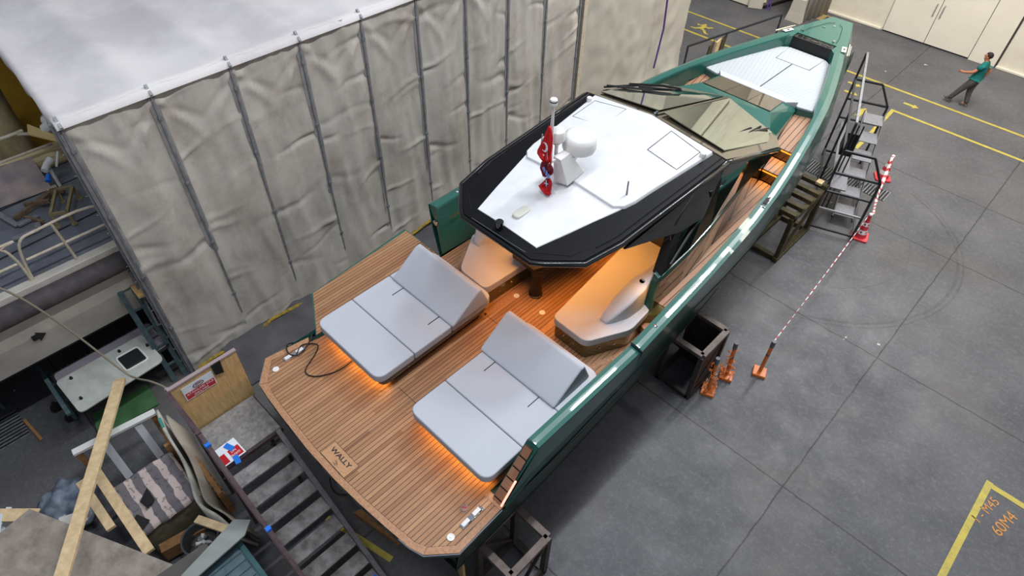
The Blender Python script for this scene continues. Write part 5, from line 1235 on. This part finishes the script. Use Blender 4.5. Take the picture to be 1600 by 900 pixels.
b = BM(); tube(b, [MH @ Vector((x, y, .026)) for x, y in q], .018, 6, closed=True); obj('window_frame', b, M_plast, wf)
for x, y in ((-.3, -.55), (.2, -.6), (-.3, .3), (-.1, .72)):
    b = BM(); lathe(b, [(.028, 0), (.02, .05), (0, .055)], M=MH @ TR((x, y, .02)), seg=10); obj('latch', b, M_rubber, t)
b = BM(); slab(b, [(-9.98, -.5, .02), (-9.95, .5, .02), (-9.35, .45, .02), (-9.42, -.62, .02)], (0, 0, .025)); tag(obj('green_board', b, mat('green_board', (70, 112, 68), .7, col2=(58, 98, 60), scale=3), loc=(-9.7, 0, 0)), 'green painted board lying on the floor below the white hatch door', 'board')
b = BM(); box(b, -12.2, -11.2, -2.2, -1.5, .8, .84); tag(obj('blue_panel', b, mat('blue_panel', (44, 84, 130), .6), loc=(-11.7, -1.8, .8)), 'blue panel at the left edge under the work boat hull', 'panel')
t = thing('trestle', 'grey steel stand at the left edge supporting the blue panel', 'trestle', (-11.7, -1.8, 0))
for x, y in ((-12.1, -2.1), (-11.3, -2.1), (-11.3, -1.6), (-12.1, -1.6)):
    b = BM(); bar(b, (x, y, 0), (x, y, .8), .06); obj('leg', b, M_teal, t)
b = BM(); bar(b, (-12.15, -1.6, .78), (-11.25, -1.6, .78), .04); bar(b, (-12.15, -2.1, .78), (-11.25, -2.1, .78), .04); obj('top_bar', b, M_teal, t)
b = BM(); bar(b, (-10.75, -1.42, .03), (-10.1, -1.35, .03), .05, .03); tag(obj('timber_strip', b, M_woodb, loc=(-10.4, -1.4, 0)), 'thin timber strip on the floor left of the trolley wheel', 'timber')

# ================================================================== JUNK PILE bottom left
t = thing('timber_table', 'white topped open timber table standing behind the tall plank', 'frame', (-8.4, -.3, 0))
b = BM(); bar(b, (-8.62, -.98, .93), (-8.45, .30, .93), .12, .05); obj('top_bar', b, mat('white_paint_wood', (206, 206, 204), .6), t)
for x, y in ((-8.6, -.92), (-8.45, .24), (-7.78, -.88), (-7.74, .15)):
    b = BM(); bar(b, (x, y, 0), (x, y, .9), .09, .06); obj('leg', b, M_woodb, t)
for y in (-.55, -.02):
    b = BM(); slab(b, [(-8.5, y - .06, .9), (-8.5, y + .06, .9), (-7.72, y + .06, .1), (-7.72, y - .06, .1)], (.012, 0, .008)); obj('plastic_strip', b, mat('grey_strip', (150, 150, 156), .5), t)
b = BM(); bar(b, (-8.6, -.9, .5), (-7.78, -.88, .5), .05, .09); obj('side_rail', b, M_woodb, t)
b = BM(); bar(b, (-8.45, .24, .5), (-7.74, .15, .5), .05, .09); obj('side_rail', b, M_woodb, t)
# box with striped top
def stripes():
    m = mat('striped_carpet', (150, 136, 134), .95); b_ = m.node_tree.nodes['Principled BSDF']
    g = node(m, 'ShaderNodeNewGeometry'); s = node(m, 'ShaderNodeSeparateXYZ'); m.node_tree.links.new(g.outputs['Position'], s.inputs[0])
    t = node(m, 'ShaderNodeTexNoise'); t.inputs['Scale'].default_value = 4; m.node_tree.links.new(g.outputs['Position'], t.inputs['Vector'])
    f = mth(m, 'LESS_THAN', mth(m, 'FRACT', mth(m, 'ADD', mth(m, 'MULTIPLY', s.outputs['Y'], 4.1), mth(m, 'MULTIPLY', t.outputs[0], .35))), .52)
    t2 = node(m, 'ShaderNodeTexNoise'); t2.inputs['Scale'].default_value = 14; t2.inputs['Detail'].default_value = 8; m.node_tree.links.new(g.outputs['Position'], t2.inputs['Vector'])
    c = mixc(m, f, lin((186, 170, 165)), lin((104, 99, 103)))
    c = mixc(m, mth(m, 'MULTIPLY', mth(m, 'GREATER_THAN', t2.outputs[0], .6), .5), c, lin((60, 66, 80)))
    m.node_tree.links.new(c, b_.inputs['Base Color']); return m
t = thing('storage_box', 'olive painted box with worn striped carpet top among the timber offcuts', 'box', (-7.1, -.37, 0))
b = BM(); box(b, -7.62, -6.62, -.80, .06, 0, .80); obj('body', b, mat('olive_box', (126, 118, 94), .7, col2=(96, 90, 72), scale=9), t, bevel=.01)
b = BM(); n = 16; g = []
for i in range(n + 1):
    g.append([b.verts.new((-7.68 + 1.08 * i / n + .025 * noise.noise(Vector((i * .4, j * .5, 1))), -.86 + .98 * j / n + .03 * noise.noise(Vector((j * .6, i * .5, 8))), .825 + .03 * noise.noise(Vector((i * .35, j * .35, 4))) - (.05 if i in (0, n) or j in (0, n) else 0))) for j in range(n + 1)])
for i in range(n):
    for j in range(n): b.faces.new((g[i][j], g[i][j + 1], g[i + 1][j + 1], g[i + 1][j]))
ct = obj('carpet_top', b, stripes(), t, smooth=True, solid=.03)
b = BM(); slab(b, [(-6.95, -.72, .87), (-6.72, -.62, .87), (-6.62, -.9, .80), (-6.8, -.98, .78)], (.01, .0, .015)); slab(b, [(-7.25, -.42, .87), (-6.95, -.42, .9), (-6.9, -.56, .9), (-7.1, -.6, .87)], (0, 0, .012)); obj('peeled_strip', b, M_rubber, ct)
# bent white panel
t = thing('bent_panel', 'long warped whitish panel standing on edge beside the storage box', 'panel', (-7.3, .2, 0))
b = BM(); pts = catmull([(-8.42, .33, 0), (-7.95, .24, 0), (-7.3, .20, 0), (-6.85, .12, 0), (-6.4, .02, 0), (-6.0, .12, 0), (-5.75, .16, 0)], 5)
rr = [[b.verts.new((p.x + (.02 if z > .5 else .06), p.y + (0 if z > .5 else .18), z)) for p in pts] for z in (.02, .55, 1.0)]
for i in range(2):
    for j in range(len(pts) - 1): b.faces.new((rr[i][j], rr[i][j + 1], rr[i + 1][j + 1], rr[i + 1][j]))
obj('sheet', b, mat('whitish_panel', (190, 186, 176), .5, col2=(150, 150, 144), scale=3), t, smooth=True, solid=.04)
b = BM(); rr = [[b.verts.new((p.x, p.y + .10 + (0 if z > .5 else .18), z)) for p in pts[2:]] for z in (.02, .9)]
for j in range(len(pts) - 3): b.faces.new((rr[0][j], rr[0][j + 1], rr[1][j + 1], rr[1][j]))
obj('backing_sheet', b, mat('beige_sheet', (158, 148, 134), .6), t, smooth=True, solid=.03)
b = BM(); tube(b, [(-8.2, .28, 1.01), (-8.0, .25, .99)], .028, 6); obj('teal_smear', b, mat('teal_paint', (62, 134, 120), .6), t)
# planks
def plank(lab, p, q, w_, h_, mt=M_wood, grp='loose timber planks', nm='timber_plank'):
    b = BM(); bar(b, p, q, w_, h_); return tag(obj(nm, b, mt, loc=p, bevel=.004), lab, 'plank', grp)
plank('long pale timber plank rising diagonally across the bottom left pile', (-9.35, .17, 1.1), (-6.1, -1.75, 1.75), .18, .06)
plank('pale timber plank leaning on the left side of the striped box', (-8.15, -.86, .9), (-6.25, -.84, .88), .15, .06)
plank('short pale timber plank leaning left of the other planks', (-8.1, -1.10, .85), (-7.0, -1.08, .86), .13, .06)
plank('brown board at the foot of the striped box', (-6.5, -.75, .25), (-6.35, .1, .25), .16, .3, M_woodb)
plank('pale plank tip sticking out behind the big plywood sheet', (-8.35, -2.2, .98), (-7.9, -1.75, .98), .2, .03)
# support trestle + big plywood sheet
b = BM(); slab(b, [(-8.02, -1.78, 1.03), (-5.62, -.62, 1.03), (-5.2, -1.6, 1.03), (-6.6, -3.6, 1.03), (-7.85, -2.6, 1.03)], (0, 0, .03))
tag(obj('plywood_sheet', b, mat('stained_plywood', (158, 148, 138), .8, col2=(124, 114, 106), scale=4), loc=(-6.8, -1.9, 1.03)), 'large stained grey plywood sheet lying flat at the bottom left corner', 'plywood sheet')
t = thing('sawhorse', 'timber sawhorse stack supporting the plywood sheet', 'sawhorse', (-6.8, -1.9, 0))
for x, y in ((-7.6, -2.1), (-6.2, -1.3), (-6.4, -2.6), (-5.6, -1.2)):
    b = BM(); bar(b, (x, y, 0), (x, y, 1.03), .08); obj('leg', b, M_woodb, t)
b = BM(); bar(b, (-7.6, -2.1, .98), (-6.2, -1.3, .98), .08); bar(b, (-6.4, -2.6, .97), (-5.6, -1.2, .97), .08); obj('top_beam', b, M_woodb, t)
# white offcuts
for k, (p, q, w_) in enumerate((((-8.3, -2.15, 1.0), (-7.9, -2.3, 1.02), .12), ((-8.35, -2.0, .95), (-8.0, -2.35, .98), .08), ((-8.1, -2.4, .9), (-7.7, -2.5, .94), .16), ((-8.35, -2.3, .88), (-7.9, -2.15, .9), .1))):
    plank(('topmost white plastic offcut of the pile at the left edge', 'narrow white plastic offcut crossing the pile at the left edge', 'widest white plastic offcut of the left edge pile nearest the bottom edge', 'lowest white plastic offcut in the pile at the left edge')[k], p, q, w_, .02, mat('white_offcut', (196, 202, 208), .5), 'white offcuts', 'offcut')
# crumpled plastic bag
bm = BM(); bmesh.ops.create_icosphere(bm, subdivisions=4, radius=1)
for v in bm.verts:
    n_ = 1 + .35 * noise.noise(v.co * 2.2) + .15 * abs(noise.noise(v.co * 6))
    v.co = Vector((v.co.x * .48 * n_ - 8.3, v.co.y * .36 * n_ - 1.45, max(.01, .26 + v.co.z * .26 * n_)))
tag(obj('plastic_bag', bm, mat('blue_grey_plastic', (128, 138, 152), .3, col2=(84, 94, 112), scale=5, coat=.4), loc=(-8.3, -1.45, 0), smooth=True), 'crumpled blue grey plastic bundle on the floor left of the planks', 'bag')
b = BM(); slab(b, [(-8.0, -1.62, .5), (-7.85, -1.35, .55), (-7.7, -1.45, .5), (-7.8, -1.7, .45)], (0, 0, .02)); tag(obj('white_sheet', b, M_whitep, loc=(-7.9, -1.5, .4)), 'crumpled white sheet lying on the blue grey plastic bundle', 'sheet')
# bucket with rubble
t = thing('rubbish_bin', 'round dark grey bin filled with scrap beside the striped box', 'bin', (-6.12, -.24, 0))
b = BM(); lathe(b, [(.2, 0), (.26, .55), (.28, .56), (.28, .58), (.25, .58), (.19, .06), (0, .06)], c=(-6.12, -.24, 0), seg=28); obj('tub', b, mat('bin_grey', (64, 68, 70), .4), t)
bm = BM(); bmesh.ops.create_icosphere(bm, subdivisions=3, radius=1)
for v in bm.verts:
    n_ = 1 + .3 * noise.noise(v.co * 5); v.co = Vector((v.co.x * .21 * min(n_, 1.05) - 6.12, v.co.y * .21 * min(n_, 1.05) - .24, .3 + v.co.z * .1 * n_))
tag(obj('scrap', bm, mat('scrap_grey', (92, 88, 84), .8, col2=(50, 48, 48), scale=30), t), None, kind='stuff')
for k in range(6):
    a = k * 1.1; b = BM(); bar(b, (-6.12 + .12 * math.cos(a), -.24 + .12 * math.sin(a), .36), (-6.12 - .08 * math.cos(a + .5), -.24 - .1 * math.sin(a), .50), .05, .03); obj('scrap_piece', b, M_plast if k % 2 else M_pole, t)
# grey boards and louvred cabinet at the bottom edge
b = BM(); slab(b, [(-5.62, .26, 1.2), (-5.42, .42, 1.24), (-5.28, .24, 1.24), (-5.24, -.52, 1.2), (-5.42, -.66, 1.18)], (0, 0, .03)); tag(obj('grey_board', b, mat('grey_board', (150, 154, 150), .6), loc=(-5.4, -.2, 1.2)), 'grey pointed board lying on top of the teal louvred cabinet', 'board')
b = BM(); slab(b, [(-5.72, -.95, 1.08), (-5.66, -.22, 1.10), (-5.52, -.18, 1.12), (-5.36, -.72, 1.10), (-5.42, -1.1, 1.08)], (0, 0, .03)); tag(obj('dark_board', b, mat('dark_board', (84, 82, 78), .7), loc=(-5.4, -.7, 1.1)), 'dark grey board beside the pointed grey board at the bottom edge', 'board')
plank('pale plank lying over the bin towards the grey boards', (-6.15, -.12, 1.0), (-5.35, .22, 1.2), .12, .05)
t = thing('louvred_cabinet', 'teal grey louvred cabinet lying on its back at the bottom edge', 'cabinet', (-4.95, -.3, 0))
M_tc = mat('teal_cabinet', (92, 116, 124), .5, col2=(76, 98, 106), scale=6)
b = BM(); box(b, -5.5, -4.62, -.95, .17, 0, .95); cb_ = obj('body', b, M_tc, t, bevel=.01)
for p, q in (((-5.5, .14, .97), (-4.62, .14, .97)), ((-5.47, .14, .97), (-5.47, -.95, .97)), ((-4.65, .14, .97), (-4.65, -.95, .97))):
    b = BM(); bar(b, p, q, .07, .05); obj('frame_rail', b, mat('teal_rail', (60, 98, 102), .45), t)
for k in range(5):
    b = BM(); box(b, -5.36 + .14 * k, -5.26 + .14 * k, -.9, .08, .95, .975, None); obj('louvre', b, M_tc, t)
t = thing('pallet', 'small timber pallet standing upright behind the boarding stairs rail', 'pallet', (-7.0, .38, 0))
b = BM(); bar(b, (-7.4, .36, .62), (-6.5, .34, .62), .07, .08); obj('rail', b, M_woodb, t)
for k in range(8):
    b = BM(); box(b, -7.40 + .12 * k, -7.33 + .12 * k, .30, .40, 0, .6); obj('slat', b, M_woodb, t)

# ================================================================== PERSON
def skin(name, verts, edges, mt, parent, sub=2, root=None):
    me = bpy.data.meshes.new(name); names = list(verts)
    me.from_pydata([verts[k][0] for k in names], [(names.index(a), names.index(c_)) for a, c_ in edges], [])
    o = bpy.data.objects.new(name, me); C.objects.link(o)
    md = o.modifiers.new('s', 'SKIN'); md.use_smooth_shade = True; md.branch_smoothing = .6
    for i, k in enumerate(names):
        r_ = verts[k][1]; me.skin_vertices[0].data[i].radius = r_ if isinstance(r_, tuple) else (r_, r_)
        me.skin_vertices[0].data[i].use_root = (k == (root or names[0]))
    s_ = o.modifiers.new('ss', 'SUBSURF'); s_.levels = sub; s_.render_levels = sub
    bpy.context.view_layer.update()
    m2 = bpy.data.meshes.new_from_object(o.evaluated_get(bpy.context.evaluated_depsgraph_get()))
    m2.materials.clear(); m2.materials.append(mt); m2.name = name
    for p in m2.polygons: p.use_smooth = True
    bpy.data.objects.remove(o)
    o = bpy.data.objects.new(name, m2); C.objects.link(o)
    if parent: o.parent = parent
    OFF[o] = Vector((0, 0, 0))
    return o
M_skin = mat('skin', (176, 116, 88), .55)
M_shirt = mat('teal_tshirt', (0, 100, 98), .85)
M_jeans = mat('grey_jeans', (84, 84, 84), .9, col2=(66, 66, 68), scale=12)
M_hair = mat('black_hair', (22, 18, 18), .8)
M_shoe = mat('dark_sneaker', (56, 52, 54), .7, col2=(120, 114, 112), scale=26, lo=.5, hi=.6)
# local frame: faces +X, left side is +Y
per = thing('person', 'man in a teal t-shirt and grey jeans walking past the sliding door', 'person', (-2.42, 22.98, 0), R_(172), local=True)
Vd = {
 'pelvis': ((0, 0, .95), (.14, .11)), 'waist': ((-.01, 0, 1.10), (.13, .10)), 'chest': ((-.02, 0, 1.30), (.16, .11)), 'upch': ((-.03, 0, 1.39), (.09, .07)), 'neck': ((-.02, 0, 1.48), .068), 'neck2': ((.0, 0, 1.52), .068),
 'shL': ((-.03, .17, 1.37), .045), 'elL': ((.10, .26, 1.16), .052), 'wrL': ((.34, .23, 1.06), .036), 'paL': ((.41, .22, 1.05), (.042, .026)),
 'shR': ((-.03, -.17, 1.37), .045), 'elR': ((-.17, -.25, 1.17), .052), 'wrR': ((-.10, -.26, .93), .036), 'paR': ((-.08, -.26, .87), (.026, .042)),
 'hipL': ((0, .09, .90), .095), 'knL': ((.20, .10, .52), .062), 'anL': ((.38, .10, .13), .042), 'toL': ((.50, .10, .075), .04),
 'hipR': ((0, -.09, .90), .095), 'knR': ((.02, -.10, .49), .062), 'anR': ((-.08, -.10, .10), .042), 'toR': ((.06, -.10, .045), .04)}
Ed = [('pelvis', 'waist'), ('waist', 'chest'), ('chest', 'upch'), ('upch', 'neck'), ('neck', 'neck2'), ('upch', 'shL'), ('shL', 'elL'), ('elL', 'wrL'), ('wrL', 'paL'), ('upch', 'shR'), ('shR', 'elR'), ('elR', 'wrR'), ('wrR', 'paR'),
      ('pelvis', 'hipL'), ('hipL', 'knL'), ('knL', 'anL'), ('anL', 'toL'), ('pelvis', 'hipR'), ('hipR', 'knR'), ('knR', 'anR'), ('anR', 'toR')]
Vd['head0'] = ((.015, 0, 1.57), (.078, .088)); Vd['head1'] = ((.015, 0, 1.645), (.09, .107)); Vd['head2'] = ((.0, 0, 1.705), (.074, .084))
Ed += [('neck2', 'head0'), ('head0', 'head1'), ('head1', 'head2')]
for side, pc, s_, fw in (('R', Vector((-.08, -.26, .87)), -1, Vector((.15, 0, -1))), ('L', Vector((.41, .22, 1.05)), 1, Vector((1, -.1, -.25)))):
    fw = fw.normalized(); lat = Vector((1, 0, .15)) if side == 'R' else Vector((.1, 0, 1)); lat = lat.normalized()
    for k in range(4):
        L_ = (.068, .076, .072, .056)[k]; o_ = lat * (.027 - .018 * k)
        Vd[f'f{side}{k}a'] = (tuple(pc + o_ + fw * .035), .0095); Vd[f'f{side}{k}b'] = (tuple(pc + o_ + fw * (.035 + L_ * .5) + Vector((0, -.006 * s_, 0))), .0085); Vd[f'f{side}{k}c'] = (tuple(pc + o_ + fw * (.03 + L_ * .85) + Vector((0, -.028 * s_, 0))), .007)
        Ed += [(f'pa{side}', f'f{side}{k}a'), (f'f{side}{k}a', f'f{side}{k}b'), (f'f{side}{k}b', f'f{side}{k}c')]
    Vd[f't{side}a'] = (tuple(pc + lat * .035 - fw * .01), .011); Vd[f't{side}b'] = (tuple(pc + lat * .05 + fw * .035 + Vector((0, -.015 * s_, 0))), .009)
    Ed += [(f'pa{side}', f't{side}a'), (f't{side}a', f't{side}b')]
skin('body', Vd, Ed, M_skin, per, root='pelvis')
for nm, c_, r3 in (('nose', (.108, 0, 1.62), (.02, .012, .022)), ('chin', (.065, 0, 1.545), (.035, .035, .025))):
    bm = BM(); bmesh.ops.create_icosphere(bm, subdivisions=2, radius=1)
    for v in bm.verts: v.co = Vector((v.co.x * r3[0] + c_[0], v.co.y * r3[1] + c_[1], v.co.z * r3[2] + c_[2]))
    obj(nm, bm, M_skin, per, smooth=True)
for s_ in (1, -1):
    for nm, c_, r3, mt in (('ear', (.0, .083 * s_, 1.615), (.018, .008, .028), M_skin), ('eye', (.092, .03 * s_, 1.645), (.006, .012, .006), M_text), ('eyebrow', (.096, .03 * s_, 1.665), (.006, .018, .004), M_hair)):
        bm = BM(); bmesh.ops.create_icosphere(bm, subdivisions=2, radius=1)
        for v in bm.verts: v.co = Vector((v.co.x * r3[0] + c_[0], v.co.y * r3[1] + c_[1], v.co.z * r3[2] + c_[2]))
        obj(nm, bm, mt, per, smooth=True)
bm = BM(); bmesh.ops.create_icosphere(bm, subdivisions=1, radius=1)
for v in bm.verts: v.co = Vector((v.co.x * .006 + .092, v.co.y * .022, v.co.z * .005 + 1.585))
obj('mouth', bm, mat('lips', (140, 78, 66), .6), per)
bm = BM(); bmesh.ops.create_icosphere(bm, subdivisions=4, radius=1)
for v in list(bm.verts):
    if v.co.z < -.1 and v.co.x > -.35 or v.co.x > .35 and v.co.z < .45: bm.verts.remove(v)
for v in bm.verts: v.co = Vector((v.co.x * .100 - .006, v.co.y * .088, v.co.z * .092 + 1.66))
obj('hair', bm, M_hair, per, smooth=True, solid=.012)
skin('tshirt', {'a0': ((0, 0, .84), (.19, .155)), 'a': ((0, 0, .93), (.20, .165)), 'b': ((-.01, 0, 1.10), (.195, .155)), 'c': ((-.02, 0, 1.30), (.22, .165)), 'd': ((-.03, 0, 1.42), (.17, .145)), 'e': ((-.02, 0, 1.50), (.105, .10)),
     'l1': ((-.03, .19, 1.39), .12), 'l2': ((.045, .235, 1.25), .088), 'r1': ((-.03, -.19, 1.39), .12), 'r2': ((-.11, -.23, 1.25), .088)},
     [('a0', 'a'), ('a', 'b'), ('b', 'c'), ('c', 'd'), ('d', 'e'), ('d', 'l1'), ('l1', 'l2'), ('d', 'r1'), ('r1', 'r2')], M_shirt, per, root='b')
skin('jeans', {'a': ((0, 0, .98), (.15, .12)), 'hl': ((.01, .10, .85), .13), 'kl': ((.20, .10, .52), .092), 'al': ((.385, .10, .12), .072),
     'hr': ((0, -.10, .85), .13), 'kr': ((.02, -.10, .49), .092), 'ar': ((-.085, -.10, .08), .072)},
     [('a', 'hl'), ('hl', 'kl'), ('kl', 'al'), ('a', 'hr'), ('hr', 'kr'), ('kr', 'ar')], M_jeans, per, root='a')
for y, x0, z0, tilt in ((.10, .35, .06, -.35), (-.10, -.10, .0, 0)):
    M = TR((x0, y, z0), 0, 0, tilt)
    b = BM(); loft(b, [[M @ Vector((x, yy, z)) for x, yy in rpoly([(-.06, -.045), (.20, -.05), (.20, .05), (-.06, .045)], .05)] for z in (.0, .03)] + [[M @ Vector((x, yy, .085)) for x, yy in rpoly([(-.05, -.035), (.09, -.035), (.09, .035), (-.05, .035)], .03)]])
    obj('shoe', b, M_shoe, per, bevel=.01)
